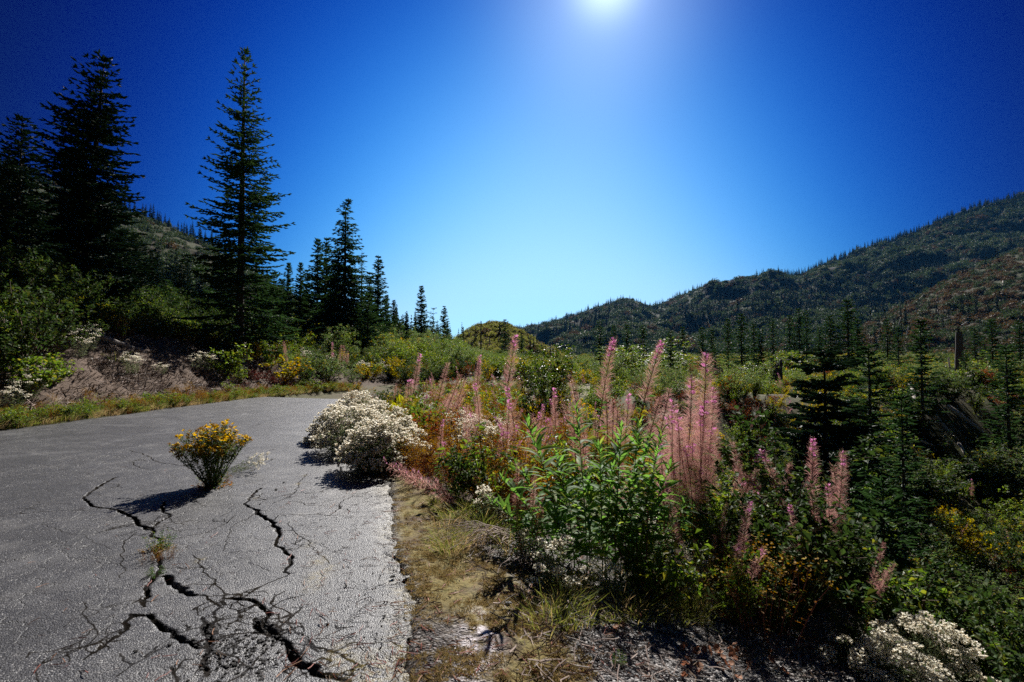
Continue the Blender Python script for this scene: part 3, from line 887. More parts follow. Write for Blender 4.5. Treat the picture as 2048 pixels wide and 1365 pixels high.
def conifer(nm, h, Rb, seed, whorls=30, per=7, sp=.14, shoot=.17, w=.06, droop=.35, top_slope=.75, prof=.85, z0=.06, side=2, needles=None,
            sparse=0.0, tip_up=.25, hang=0.0, trunk_r=None, flat_top=False, lean=0.0, nod=0.0, lop=0.0):
    """trunk mesh and crown mesh of a fir: whorls of boughs, twigs to both sides, every shoot two crossed blades of needles"""
    rg = np.random.default_rng(seed)
    tr = trunk_r or h * .014
    zz = np.linspace(0, h, 14)
    ax = lambda z: np.stack([lean * (z / h) ** 1.5 + nod * np.clip((z / h - .93) / .07, 0, 1) ** 2 * .25, 0 * z, z - nod * np.clip((z / h - .96) / .04, 0, 1) ** 2 * .1], -1)
    bmsh = MB(); tm = MB(); tm.tube(ax(zz) + [0, 0, 0], tr * (1 - zz / h) ** .8 + .006, 8)
    cm = MB()
    B, D, Nn, L, W = [], [], [], [], []
    zs = z0 * h + (h * (1 - z0) * .985) * (np.linspace(0, 1, whorls) ** .92)
    for zi, z in enumerate(zs):
        f = z / h
        lenb = Rb * max(1 - f, .012) ** prof * (1 if f > .18 else .75 + f * 1.4)
        if flat_top: lenb = max(lenb, Rb * .42 * (1 if f < .97 else .5))
        npb = max(3, int(per * (1 if f < .9 else .7)))
        a0 = rg.uniform(0, 6.28)
        for b in range(npb + (2 if f < .8 else 0)):
            if rg.random() < sparse: continue
            inter = b >= npb
            az = a0 + (b % npb) * 2 * math.pi / npb + rg.normal(0, .22) + (.4 if inter else 0)
            Lb = lenb * rg.uniform(.72, 1.12) * (.55 if inter else 1) * (1 + lop * math.cos(az - 2.6))
            if Lb < .05: Lb = .05
            zb = z + rg.normal(0, .012 * h) * (.3 if f > .9 else 1) + (rg.uniform(0, h / whorls) if inter else 0)
            e = np.array([math.cos(az), math.sin(az), 0]); sd = np.array([-e[1], e[0], 0])
            s1 = np.interp(f, [0, .35, .8, 1], [-droop, -droop * .55, top_slope * .35, top_slope * 1.5]) + rg.normal(0, .09)
            c1 = tip_up * rg.uniform(.5, 1.3) * (1 - f * .6)
            p0 = ax(np.array([zb]))[0]
            pt = lambda t: p0 + e * (Lb * t)[:, None] + UP * (Lb * (s1 * t + c1 * t * t))[:, None]
            k = 5
            if Lb > .35: cm_pts = pt(np.linspace(0, .8, 4)); bmsh.tube(cm_pts, np.linspace(max(.005, Lb * .011), .003, 4), 3, cap=False)
            nt = max(2, int(Lb / sp))
            tk = np.linspace(.14 if f > .25 else .28, .98, nt) + rg.normal(0, .012, nt)
            P = pt(tk); dirb = e + UP * (s1 + 2 * c1 * tk)[:, None]; dirb /= np.linalg.norm(dirb, axis=1, keepdims=True)
            # along the bough itself
            B.append(P - dirb * shoot * .4); D.append(dirb + rg.normal(0, .08, (nt, 3))); L.append(np.full(nt, shoot * 1.25)); W.append(np.full(nt, w))
            for sg in (-1, 1):
                tl = np.maximum(Lb * .42 * (1 - tk) ** .75 * rg.uniform(.6, 1.15, nt), shoot * .7)
                tl = np.minimum(tl, Lb * .5)
                td = dirb * .62 + sd * sg * .78 + UP * (-.10 - hang * .8) + rg.normal(0, .10, (nt, 3))
                td /= np.linalg.norm(td, axis=1, keepdims=True)
                ns = np.maximum(1, np.round(tl / (shoot * .82)).astype(int))
                for q in range(int(ns.max())):
                    m = ns > q
                    base = P[m] + td[m] * (q * shoot * .82)[..., None] if False else P[m] + td[m] * (q * shoot * .82)
                    base = base - UP * (hang * (q * shoot) ** 1.3)
                    B.append(base); D.append(td[m] + rg.normal(0, .10, (m.sum(), 3)) - UP * hang * q * .25); L.append(np.full(m.sum(), shoot * 1.15)); W.append(np.full(m.sum(), w))
                    if side >= 2 and q >= 0:
                        for s2 in (-1, 1):
                            mm = m & (rg.random(nt) < .72) & (tl > shoot * 1.2)
                            if mm.any():
                                sdv = np.cross(td[mm], UP) * s2
                                B.append(P[mm] + td[mm] * ((q + .55) * shoot * .82)); D.append(td[mm] * .7 + sdv * .7 + rg.normal(0, .1, (mm.sum(), 3))); L.append(np.full(mm.sum(), shoot * .8)); W.append(np.full(mm.sum(), w * .9))
    # leader
    n = max(3, int(h * .06 / (shoot * .7)))
    zl = np.linspace(h * .95, h, n); B.append(ax(zl) - UP * shoot * .5); D.append(np.tile(UP, (n, 1)) + np.array([nod * 1.5, 0, -nod * .3])); L.append(np.full(n, shoot)); W.append(np.full(n, w * .7))
    B, D, L, W = map(np.concatenate, (B, D, L, W))
    rr = np.clip(rg.random(len(B)), 0, 1)
    Nv = np.tile(UP, (len(B), 1)) + rg.normal(0, .25, (len(B), 3))
    cm.leaves(B, D, Nv, L, W, 0.0, rr, .45)
    Dn = D / np.linalg.norm(D, axis=1, keepdims=True)
    cm.leaves(B, D, np.cross(Dn, UP) + rg.normal(0, .15, (len(B), 3)), L, W * .85, 0.0, rr, .45)
    ndl = needles or M_NEEDLE
    return (nm, [('trunk', tm.mesh(nm + '_trunk', M_BARK, True)), ('boughs', bmsh.mesh(nm + '_boughs', M_BARK)), ('crown', cm.mesh(nm + '_crown', ndl))])


def far_conifer(seed, h=8.0, Rb=1.5, wh=11, mat=None):
    """a fir for distant slopes: few boughs, one mesh"""
    rg = np.random.default_rng(seed); m = MB()
    m.tube(np.array([[0, 0, -1.0], [0, 0, h * .6], [0, 0, h]]), np.array([.12, .07, .02]), 4, .1)
    B, D, L = [], [], []
    for z in np.linspace(.12, .97, wh):
        for a in rg.uniform(0, 6.28) + np.arange(7) * .9:
            B.append((0, 0, z * h + rg.normal(0, .12))); D.append((math.cos(a), math.sin(a), rg.normal(-.15 + z * .5, .12))); L.append(Rb * (1.03 - z) ** .9 * rg.uniform(.7, 1.15) + .12)
    B, D, L = np.array(B), np.array(D), np.array(L)
    m.leaves(B, D, np.tile(UP, (len(B), 1)), L, L * .55 + .1, -.25)
    m.leaves(B, D, np.cross(D, UP), L * .9, L * .3 + .08, 0)
    return m.mesh('far_fir', mat or M_NEEDLE_FAR)


def shrub(nm, h, w, seed, leaf_m, n=900, ll=.07, lw=.035, stems=9, lo=.15, stem_m=None, fold=.15, dome=1.0, droop=.1, lumps=7):
    """woody stems and a cloud of leaves gathered in clumps round the twigs"""
    rg = np.random.default_rng(seed); sm_ = MB(); lm = MB()
    tips = []
    for k in range(stems):
        a = rg.uniform(0, 6.28); rr = w * .5 * math.sqrt(rg.uniform(.05, 1)); top = h * (1 - .35 * (rr / (w * .5)) ** 2 * dome) * rg.uniform(.75, 1.05)
        t = np.linspace(0, 1, 6); P = np.stack([math.cos(a) * rr * t ** 1.3 * rg.uniform(.8, 1.1), math.sin(a) * rr * t ** 1.3, top * t], 1) + rg.normal(0, .02 * h, (6, 3)) * t[:, None]
        sm_.tube(P, np.linspace(.012 * h ** .6, .003, 6), 4, cap=False)
        tips.append(P)
        for q in range(lumps):
            b = P[rg.integers(2, 6)]; v = rv(1, rg)[0]; v[2] = abs(v[2]) * .8; e = b + v * h * rg.uniform(.12, .26)
            sm_.tube(np.stack([b, (b + e) / 2 + rg.normal(0, .01, 3), e]), np.array([.005, .003, .002]) * h ** .5, 3, cap=False)
            tips.append(np.stack([b, (b + e) / 2, e, e]))
    segs = np.concatenate([np.concatenate([t[:-1], t[1:]], 1) for t in tips])
    segs = segs[(segs[:, 5] > lo * h)]
    i = rg.integers(0, len(segs), n); f = rg.random((n, 1))
    B = segs[i, :3] * (1 - f) + segs[i, 3:] * f + rg.normal(0, .022 * h ** .5, (n, 3))
    D = rv(n, rg); D[:, 2] = D[:, 2] * .6 + .15
    Nv = rv(n, rg) * .8 + UP
    s = rg.uniform(.6, 1.25, n)
    lm.leaves(B, D, Nv, ll * s, lw * s, fold, None, .45, droop)
    return (nm, [('stem', sm_.mesh(nm + '_stem', stem_m or M_TWIG)), ('foliage', lm.mesh(nm + '_foliage', leaf_m))])


def bracts(m, C, r, rg, k=4):
    """each head a little cup of papery white bracts, open to the sky"""
    n = len(C)
    for i in range(k):
        a = rg.uniform(0, 6.28, n); D = np.stack([np.cos(a), np.sin(a), rg.uniform(.4, 1.4, n)], 1)
        m.leaves(C - D * r * .35, D, np.tile(UP, (n, 1)) + rg.normal(0, .25, (n, 3)), r * rg.uniform(1.2, 1.9, n), r * 1.15, .12, None, .55)


def herb(nm, h, w, seed, leaf_m, stem_m, stems=14, per=22, ll=.05, lw=.014, spread=.5, top=None, top_m=None, topname='flower_heads', topn=0, tops=.01, up=.35, lo=.1):
    """a tuft of upright stems with small leaves all the way up and flower heads on top"""
    rg = np.random.default_rng(seed); s_, l_, t_ = MB(), MB(), MB()
    for k in range(stems):
        a = rg.uniform(0, 6.28); rr = math.sqrt(rg.uniform(0, 1)) * w * .5; hh = h * rg.uniform(.72, 1.05) * (1 - .25 * (rr / (w * .5)) ** 2)
        t = np.linspace(0, 1, 5)
        b0 = np.array([math.cos(a), math.sin(a), 0]) * rr * (1 - spread)
        P = b0 + np.stack([math.cos(a) * rr * spread * t ** 1.2, math.sin(a) * rr * spread * t ** 1.2, hh * t], 1) + rg.normal(0, .008, (5, 3)) * t[:, None]
        s_.tube(P, np.linspace(.0045, .002, 5) * h ** .4, 3, cap=False)
        tk = rg.uniform(lo, .97, per); B = np.stack([np.interp(tk, t, P[:, i]) for i in range(3)], 1)
        az = rg.uniform(0, 6.28, per); D = np.stack([np.cos(az), np.sin(az), np.full(per, up) + rg.normal(0, .25, per)], 1)
        s2 = rg.uniform(.6, 1.2, per) * (1.15 - .5 * tk)
        l_.leaves(B, D, np.tile(UP, (per, 1)) + rg.normal(0, .3, (per, 3)), ll * s2, lw * s2, .15, None, .45, .15)
        if topn:
            e = P[-1]
            if top == 'blob':
                C = e + rg.normal(0, 1, (topn, 3)) * np.array([tops * 2.8, tops * 2.8, tops * 1.1]); bracts(t_, C, tops * 1.25, rg)
            elif top == 'spray':
                C = e + rg.normal(0, 1, (topn, 3)) * np.array([tops * 2.5, tops * 2.5, tops * 2]); t_.leaves(C, rv(topn, rg) + UP * .4, rv(topn, rg) + UP, tops * 1.6, tops * 1.1, .1)
    parts = [('stem', s_.mesh(nm + '_stem', stem_m)), ('foliage', l_.mesh(nm + '_foliage', leaf_m))]
    if topn: parts.append((topname, t_.mesh(nm + '_' + topname, top_m)))
    return (nm, parts)


def fireweed(nm, h, seed, pods=150, pl=.085, pw=.004, bloom=0, leaves=40, spike=.42, width=1.0, bend=.08, branches=2, lm=None):
    """a tall red stem, long leaves below, a plume of thin upturned seed pods above, sometimes a last tuft of flowers"""
    rg = np.random.default_rng(seed); s_, l_, p_, f_ = MB(), MB(), MB(), MB()
    axes = [(np.zeros(3), 1.0, 0.0)] + [(None, rg.uniform(.62, .85), rg.uniform(.1, .3)) for _ in range(branches)]
    t = np.linspace(0, 1, 8); a0 = rg.uniform(0, 6.28)
    for (b, sc, out) in axes:
        a = rg.uniform(0, 6.28)
        P = np.stack([math.cos(a) * out * t * h * .5 + bend * h * t ** 2 * math.cos(a0), math.sin(a) * out * t * h * .5 + bend * h * t ** 2 * math.sin(a0), h * sc * t], 1)
        s_.tube(P, np.linspace(.006, .0022, 8) * h ** .5, 4, cap=False)
        ip = lambda q: np.stack([np.interp(q, t, P[:, i]) for i in range(3)], 1)
        n = int(leaves * sc); tk = rg.uniform(.06, 1 - spike + .05, n); az = rg.uniform(0, 6.28, n)
        D = np.stack([np.cos(az), np.sin(az), rg.normal(.25, .25, n)], 1); s2 = rg.uniform(.7, 1.15, n)
        l_.leaves(ip(tk), D, np.tile(UP, (n, 1)) + rg.normal(0, .3, (n, 3)), .13 * s2, .022 * s2, .15, None, .4, .25)
        n = int(pods * sc); tk = rg.uniform(1 - spike, .985, n); az = rg.uniform(0, 6.28, n)
        g = (1.05 - (tk - (1 - spike)) / spike * .62) * width
        D = np.stack([np.cos(az), np.sin(az), rg.normal(.62, .30, n)], 1); s2 = rg.uniform(.5, 1.25, n) * g
        Bp = ip(tk); p_.leaves(Bp, D, np.stack([-np.sin(az), np.cos(az), 0 * az], 1), pl * s2, pw, 0, None, .5)
        Dn = D / np.linalg.norm(D, axis=1, keepdims=True)
        m = max(1, n * 2 // 3); tip = Bp[:m] + Dn[:m] * (pl * s2[:m])[:, None] * .6
        p_.leaves(tip, Dn[:m] * .5 + rv(m, rg) * .8, rv(m, rg), pl * .55, pw * .7, 0, None, .5)      # silky fluff
        if bloom:
            n = int(bloom * sc); tk = rg.uniform(.90, 1.0, n); az = rg.uniform(0, 6.28, n)
            D = np.stack([np.cos(az), np.sin(az), rg.normal(.3, .3, n)], 1)
            f_.leaves(ip(tk), D, rv(n, rg), .042, .026, .1)
    parts = [('stem', s_.mesh(nm + '_stem', M_REDSTEM)), ('foliage', l_.mesh(nm + '_foliage', lm or M_LEAF_FIREWEED)), ('seed_plume', p_.mesh(nm + '_plume', M_PINK))]
    if bloom: parts.append(('blossom', f_.mesh(nm + '_blossom', M_MAGENTA)))
    return (nm, parts)


def joined(kind):
    """the parts of a prototype as one template mesh for scattering"""
    V, Fc, rr, mi, mats, n = [], [], [], [], [], 0
    for k, (pn, me) in enumerate(kind[1]):
        v = np.empty(len(me.vertices) * 3, np.float32); me.vertices.foreach_get('co', v)
        f = np.empty(len(me.loops), np.int32); me.loops.foreach_get('vertex_index', f)
        q = np.empty(len(me.polygons), np.float32); me.attributes['rnd'].data.foreach_get('value', q)
        V.append(v.reshape(-1, 3)); Fc.append(f.reshape(-1, 3) + n); rr.append(q); mi.append(np.full(len(q), k, np.int32)); mats.append(me.materials[0]); n += len(v) // 3
    me = raw_mesh(kind[0] + '_all', np.concatenate(V), np.concatenate(Fc), None, False, np.concatenate(rr))
    for m in mats: me.materials.append(m)
    me.polygons.foreach_set('material_index', np.concatenate(mi))
    return me


def grass(seed, h, w, n, mat, bw=.006):
    rg = np.random.default_rng(seed); m = MB(); 
    a = rg.uniform(0, 6.28, n); rr = np.sqrt(rg.random(n)) * w * .5
    B = np.stack([np.cos(a) * rr, np.sin(a) * rr, np.zeros(n)], 1)
    D = np.stack([np.cos(a) * .45, np.sin(a) * .45, np.ones(n)], 1) + rg.normal(0, .25, (n, 3))
    L = h * rg.uniform(.5, 1.1, n)
    Dn = D / np.linalg.norm(D, axis=1, keepdims=True)
    m.leaves(B, D, rv(n, rg), L * .6, bw, 0, None, .6)
    D2 = Dn + np.stack([np.cos(a), np.sin(a), -.5 * np.ones(n)], 1) * .6
    m.leaves(B + Dn * (L * .5)[:, None], D2, rv(n, rg), L * .5, bw * .8, 0, None, .4)
    return m.mesh('grass_tuft', mat)


def fern(nm, h, seed, mat):
    rg = np.random.default_rng(seed); m = MB(); s_ = MB()
    for k in range(26):
        a = rg.uniform(0, 6.28); L = h * rg.uniform(.7, 1.1); t = np.linspace(0, 1, 9); out = rg.uniform(.2, .6)
        P = np.stack([math.cos(a) * L * out * t ** 1.5, math.sin(a) * L * out * t ** 1.5, L * (t - .22 * t ** 3 * out * 2)], 1)
        s_.tube(P, np.linspace(.003, .001, 9), 3, cap=False)
        q = np.linspace(.15, 1, 22); B = np.stack([np.interp(q, t, P[:, i]) for i in range(3)], 1)
        T = np.gradient(B, axis=0); T /= np.linalg.norm(T, axis=1, keepdims=True)
        sd = np.cross(T, UP + rg.normal(0, .2, 3)); sd /= np.linalg.norm(sd, axis=1, keepdims=True)
        for g in (-1, 1):
            m.leaves(B, T * .5 + sd * g, np.cross(T, sd), .24 * L * np.sin(np.clip(q * 1.05, 0, 1) * math.pi * .92 + .2), .020, .1)
    return (nm, [('stem', s_.mesh(nm + '_stem', M_GREENSTEM)), ('frond', m.mesh(nm + '_frond', mat))])
# ================================================================== TREES
HERO_FIR = conifer('fir_tree', 10.4, 2.25, 1, 35, 7, .135, .16, .057, .40, .8, .80, .045, 2, None, .10, .26, 0, .14)
BROAD_FIR = conifer('fir_tree', 8.6, 2.3, 2, 34, 8, .15, .17, .075, .18, .5, .62, .06, 2, M_NEEDLE_DK, .02, .22, 0, .16, False, .35, 0, .25)
DARK_FIR = conifer('fir_tree', 8.0, 2.0, 3, 30, 8, .18, .22, .085, .22, .5, .60, .04, 1, M_NEEDLE_DK, .02, .2)
HEMLOCK = conifer('hemlock_tree', 7.8, 2.3, 4, 35, 8, .13, .17, .060, .42, .35, .95, .05, 2, None, .10, .05, .22, .11, False, 0, .9)
SPIRES = [conifer('fir_tree', 7.0, 1.15, 10 + k, 29, 8, .135, .20, .08, .30, .6, .72, .03, 1, None, .06, .22) for k in range(3)]
SKIRTS = [conifer('fir_tree', 4.5, 1.5, 20 + k, 20, 7, .16, .20, .075, .28, .6, .72, .01, 1, None, .03, .22) for k in range(2)]
SLIMS = [conifer('fir_tree', 4.2, .85, 30 + k, 22, 6, .14, .18, .06, .12, .45, .72, .02, 1, None, .10, .15) for k in range(4)]
SPARSE = conifer('fir_tree', 7.0, 1.2, 41, 22, 5, .2, .16, .035, .25, .6, .85, .15, 1, None, .25, .2)
FLATTOP = conifer('fir_tree', 5.0, 1.3, 42, 11, 6, .16, .2, .075, .10, .3, .7, .08, 1, None, .12, .15, 0, .09, True)
TIERED = conifer('fir_tree', 4.0, 1.55, 43, 13, 10, .10, .18, .085, -.02, .1, .50, .03, 2, M_NEEDLE_DK, .03, .1, 0, .09, True)
FARM = [far_conifer(50 + k) for k in range(3)]


def tree(proto, px, top, d, label, group=None, wide=1.0, rz=None, cat='tree', sink=.05):
    """a tree that stands at depth d below px of the frame and reaches the row top"""
    p = atd(px, d)
    ph = max(v.co.z for v in proto[1][0][1].vertices)
    h = ztop(top, d) - p.z
    s = h / ph
    return place(proto, label, cat, (p.x, p.y, p.z - sink), rz, (s * wide, s * wide, s), group)


# the stand along the road
tree(HERO_FIR, 478, 97, 19.5, 'tallest fir, open tiered boughs, bare stem showing, alone above the bank', 'firs along the road', 1.0, 1.0)
tree(BROAD_FIR, 165, 108, 18, 'broad bulky dark fir with upswept boughs standing above the bare bank', 'firs along the road', 1.0, .3)
tree(DARK_FIR, 28, 232, 15, 'black fir cut by the picture edge, crooked flat crown on the bank', 'firs along the road', .9, 2.0)
tree(HEMLOCK, 688, 398, 29.4, 'drooping hemlock with nodding whip-like tip above the roadside bushes', 'firs along the road', 1.0, 0)
tree(SPIRES[0], 633, 478, 32.6, 'slim fir of a close pair, beside the nodding hemlock, the broader one', 'firs along the road')
tree(SPIRES[1], 650, 476, 35.2, 'thin pointed fir squeezed between its twin and the nodding hemlock', 'firs along the road', .85)
tree(SPIRES[2], 575, 526, 32.0, 'narrow fir next to the tallest fir, first of two small spires', 'firs along the road', .9)
tree(SPIRES[0], 599, 526, 34.6, 'narrow fir, second small spire from the tallest fir', 'firs along the road', .9)
tree(SPARSE, 722, 503, 31.4, 'thin see-through fir behind the drooping hemlock', 'firs along the road')
tree(SPIRES[1], 755, 512, 34.6, 'well formed fir past the drooping hemlock with ragged side boughs', 'firs along the road', 1.05)
tree(SPIRES[2], 787, 600, 39.7, 'short dark fir with a blunt top between taller roadside firs', 'firs along the road', 1.0)
tree(SPIRES[0], 842, 572, 42.2, 'slender spire fir at the end of the road, taller of the last two', 'firs along the road', 1.0, 2.2)
tree(FLATTOP, 866, 617, 43.5, 'flat broken-topped fir between two spires at the road end', 'firs along the road', .8)
tree(SPIRES[1], 888, 612, 41.0, 'dense cone-shaped fir, last tree where the road disappears', 'firs along the road', 1.1)
tree(SKIRTS[0], 545, 545, 25, 'bushy fir at the foot of the tallest fir, facing the road', 'firs along the road', 1.1)
tree(SKIRTS[1], 735, 590, 28.2, 'wide bushy fir skirting the drooping hemlock', 'firs along the road', 1.15)
tree(SKIRTS[0], 660, 600, 28.8, 'low fir filling the foot of the drooping hemlock', 'firs along the road', 1.1)
tree(SKIRTS[1], 610, 620, 30.7, 'low fir below the close pair of spires', 'firs along the road', 1.2)
tree(SKIRTS[0], 800, 640, 37.1, 'low bushy fir below the blunt-topped fir', 'firs along the road', 1.2)
tree(SKIRTS[1], 770, 655, 32.0, 'small green fir beside the yellow roadside bush', 'firs along the road', 1.2)
tree(DARK_FIR, 265, 470, 21.5, 'dark fir behind the broad bulky fir, on its open side', 'firs along the road', 1.0)
tree(SKIRTS[0], 330, 560, 22.5, 'young fir in the gap between the broad fir and the tallest fir', 'firs along the road', 1.2)
tree(SKIRTS[1], 415, 575, 23, 'young fir just before the tallest fir, its boughs to the ground', 'firs along the road', 1.2)
tree(DARK_FIR, 95, 420, 20.5, 'dark fir between the cut-off fir and the broad bulky fir', 'firs along the road', 1.0)
tree(SKIRTS[0], 225, 560, 20, 'low dark fir close under the broad bulky fir', 'firs along the road', 1.1)
tree(DARK_FIR, -60, 380, 17, 'shadowy fir at the very edge of the stand', 'firs along the road', 1.0)
tree(SKIRTS[1], 60, 520, 18, 'low black fir beneath the cut-off fir', 'firs along the road', 1.1)
tree(SKIRTS[1], 385, 640, 20.5, 'small fir sapling among bushes on top of the bank', 'firs along the road', 1.1)
tree(SKIRTS[0], 505, 610, 23, 'thick low fir directly under the tallest fir on its road-end side', 'firs along the road', 1.1)

for k, (proto, px, top, d, w, lab) in enumerate([(SPIRES[2], 560, 560, 33, 1.2, 'hidden fir filling the dark row behind the two small spires'), (SPIRES[1], 612, 540, 36, 1.2, 'fir in the back row behind the close pair'), (SPIRES[0], 668, 520, 34, 1.2, 'back-row fir half covered by the drooping hemlock'),
                                              (SPIRES[2], 705, 560, 31, 1.3, 'back-row fir on the road-end side of the hemlock'), (SPIRES[1], 738, 545, 36, 1.2, 'back-row fir behind the thin see-through fir'), (SPIRES[0], 772, 590, 38, 1.2, 'back-row fir past the ragged-sided fir'), (SPIRES[1], 812, 625, 40, 1.2, 'small back-row fir before the end spires'),
                                              (DARK_FIR, 150, 330, 23, 1.1, 'dark fir standing close behind the broad bulky fir'), (DARK_FIR, 5, 300, 20, 1.1, 'black fir behind the cut-off fir'), (DARK_FIR, 215, 430, 25, 1.2, 'shaded fir seen past the broad bulky fir'), (DARK_FIR, 300, 500, 27, 1.2, 'dark fir deep in the gap between broad and tallest fir'),
                                              (DARK_FIR, 110, 480, 19, 1.1, 'low dark fir under the boughs of the broad bulky fir'), (DARK_FIR, 360, 520, 29, 1.2, 'dim fir in the gap, set against the hillside'), (SKIRTS[0], 520, 560, 27, 1.3, 'bushy fir between the tallest fir and the small spires'), (DARK_FIR, 440, 540, 27, 1.2, 'dark fir right behind the tallest fir')]):
    tree(proto, px, top, d, lab, 'firs along the road', w)

# firs of the valley floor
VAL = [(1010, 640, 62, 1, 'small fir behind the lone pink fireweed plume'), (1043, 668, 56, 1, 'small fir at the foot of the brown knoll'), (1075, 690, 34, .9, 'small fir sapling beside the alder bush'),
       (1200, 642, 46, 1, 'fir rising beside the purplish fireweed plume'), (1228, 652, 58, 1, 'dim fir between two fireweed plumes'), (1254, 650, 48, 1, 'fir rising just over the second pink plume'),
       (1286, 652, 64, 1.2, 'squat fir on top of the green shrub mound'), (1341, 662, 30, .95, 'dark full-length fir next to the big pink plume'), (1366, 655, 52, 1, 'thin fir behind the big pink plume'),
       (1404, 655, 47, 1, 'thin fir, first past the big pink plume'), (1424, 660, 45, 1, 'thin fir, second past the big pink plume'), (1430, 690, 29, .9, 'thin ragged fir growing over the grey split stump'),
       (1456, 638, 46, .9, 'slender fir beside the plump pointed fir'), (1483, 628, 41, 1.15, 'plump pointed fir standing clear in the shrubs'), (1508, 648, 46, 1.05, 'twin fir, the taller, beside the plump pointed fir'),
       (1522, 660, 44, 1.1, 'twin fir, the lower, beside the plump pointed fir'), (1546, 640, 62, .9, 'thin distant fir beyond the black stump'), (1580, 632, 60, .9, 'thin distant fir, first of a row of three'),
       (1599, 618, 58, .9, 'thin distant fir, tallest of a row of three'), (1613, 624, 60, .9, 'thin distant fir, last of a row of three'), (1661, 632, 40, 1.2, 'dark fir before the tall pyramid fir'),
       (1697, 600, 39, 1.3, 'tall pyramid fir that tops the valley trees'), (1716, 640, 36, 1, 'fir leaning against the tall pyramid fir'), (1737, 690, 17, 1.2, 'lacy fir past the black tiered fir, nearer than the rest'),
       (1775, 640, 44, 1, 'dark fir left of the black snag row'.replace('left of', 'before')), (1797, 655, 46, 1, 'short dark fir before the black snag row'), (1842, 640, 21, 1.0, 'tall thin dark fir between logs and snag'),
       (1950, 655, 42, 1.1, 'fir behind the leaning grey planks'),
       (1985, 640, 28, 1.1, 'dark fir nearest the leaning grey planks'.replace('nearest', 'beside')), (2012, 690, 19, 1.0, 'dim lacy fir before the leaning grey planks'), (2040, 640, 38, 1.1, 'dark fir at the frame edge above the planks'),
       (1697, 745, 23, 1.1, 'low fir between the black tiered fir and the lacy fir'), (1640, 655, 52, 1, 'small fir peeping past the tall pyramid fir'),
       (1930, 700, 26, 1.1, 'dim fir just past the black snag'), (1800, 790, 12.5, .9, 'pole-thin fir standing in the gully shrubs')]
for k, (px, top, d, w, lab) in enumerate(VAL):
    tree(SLIMS[k % 4], px, top, d, lab, 'firs on the valley floor', w)
tree(TIERED, 1648, 700, 12.5, 'black flat-tiered fir with gaps between boughs, standing alone by the bleached log', 'firs on the valley floor', .85, .7)
tree(SKIRTS[0], 1758, 960, 7.6, 'young fir low in the gully below the pink plumes', 'firs on the valley floor', 1.0)
tree(SKIRTS[1], 1690, 905, 8.8, 'young fir just below the black flat-tiered fir', 'firs on the valley floor', 1.0)

# conifers of the slopes: the larger-looking ones are trees of their own, the rest one wood
rgf = np.random.default_rng(77)


def slope_trees(h, n, seed, n_single, name, label, group, stuffname, stufflabel, sc, u0, u1, t0, t1, noise_cut=None, single_label=None):
    P, cl, tt_ = on_hill(h, n, seed, u0, u1, t0, t1)
    keep = cl < .35
    if noise_cut is not None: keep &= fbm(P[:, 0] * noise_cut, P[:, 1] * noise_cut, 900 + seed, 3) + (tt_ > .93) * .4 > .04
    P = P[keep]
    s = sc * np.minimum(rgf.lognormal(-.05, .42, len(P)), 1.5)
    size = s / np.linalg.norm(P[:, :2], axis=1)
    o = np.argsort(-size)
    for i in o[:n_single]:
        t = link(name, FARM[int(rgf.integers(3))]); t.location = P[i] - [0, 0, .3]
        q = float(s[i]); t.scale = (q, q, q * float(rgf.uniform(.9, 1.25))); t.rotation_euler = (0, 0, float(rgf.uniform(0, 6.28)))
        tag(t, label, 'tree', group)
    rest = o[n_single:]
    if len(rest):
        scatter(stuffname, 'far_fir', P[rest] - [0, 0, .3], stufflabel, 'forest', s[rest], np.stack([0 * s[rest], 0 * s[rest], rgf.uniform(0, 6.28, len(rest))], 1))


templates('far_fir', FARM)
slope_trees(LEFTH, 1500, 61, 120, 'hillside_fir', 'small fir on the steep hillside behind the roadside trees', 'firs on the steep hillside', 'hillside_forest', 'dark mass of firs covering the steep hillside', .75, -250, 900, .05, 1.0, .012)
slope_trees(SPUR, 420, 62, 60, 'hillside_fir', 'small dark fir on the brown spur above the valley', 'firs on the brown spur', 'hillside_forest', 'scattered dark firs on the brown spur', .62, 1600, 2250, .03, 1.0, .02)
slope_trees(MOUNT, 5200, 63, 0, 'mountain_fir', '', '', 'mountain_forest', 'dark conifers along the mountain and its crest', 1.15, 950, 2200, .25, .99, .006)
slope_trees(MOUNT, 900, 64, 0, 'mountain_fir', '', '', 'mountain_forest', 'conifers lined up along the mountain crest', 1.2, 980, 2200, .965, 1.01, None)
slope_trees(LEFTH, 160, 65, 0, 'hillside_fir', '', '', 'hillside_forest', 'firs lined up along the hillside crest', .7, -100, 860, .97, 1.0, None)
slope_trees(KNOLL, 60, 66, 22, 'hillside_fir', 'small fir on the flank of the brown knoll', 'firs on the brown knoll', 'hillside_forest', 'firs round the brown knoll', .28, 890, 1120, .05, .75, None)

# low bushes that cover the slopes
def clump(seed, mat, n=260, w=5.0, h=2.4, l=.75):
    rg = np.random.default_rng(seed); m = MB(); v = rv(n, rg); v[:, 2] = np.abs(v[:, 2])
    B = v * np.array([w * .5, w * .5, h]) * rg.uniform(.75, 1.05, (n, 1)) * (1 + .25 * np.sin(v[:, :1] * 7 + seed))
    m.leaves(B, rv(n, rg) + UP * .2, v + rg.normal(0, .5, (n, 3)), l * rg.uniform(.7, 1.2, n), l * .6, .1)
    return m.mesh('slope_bush', mat)


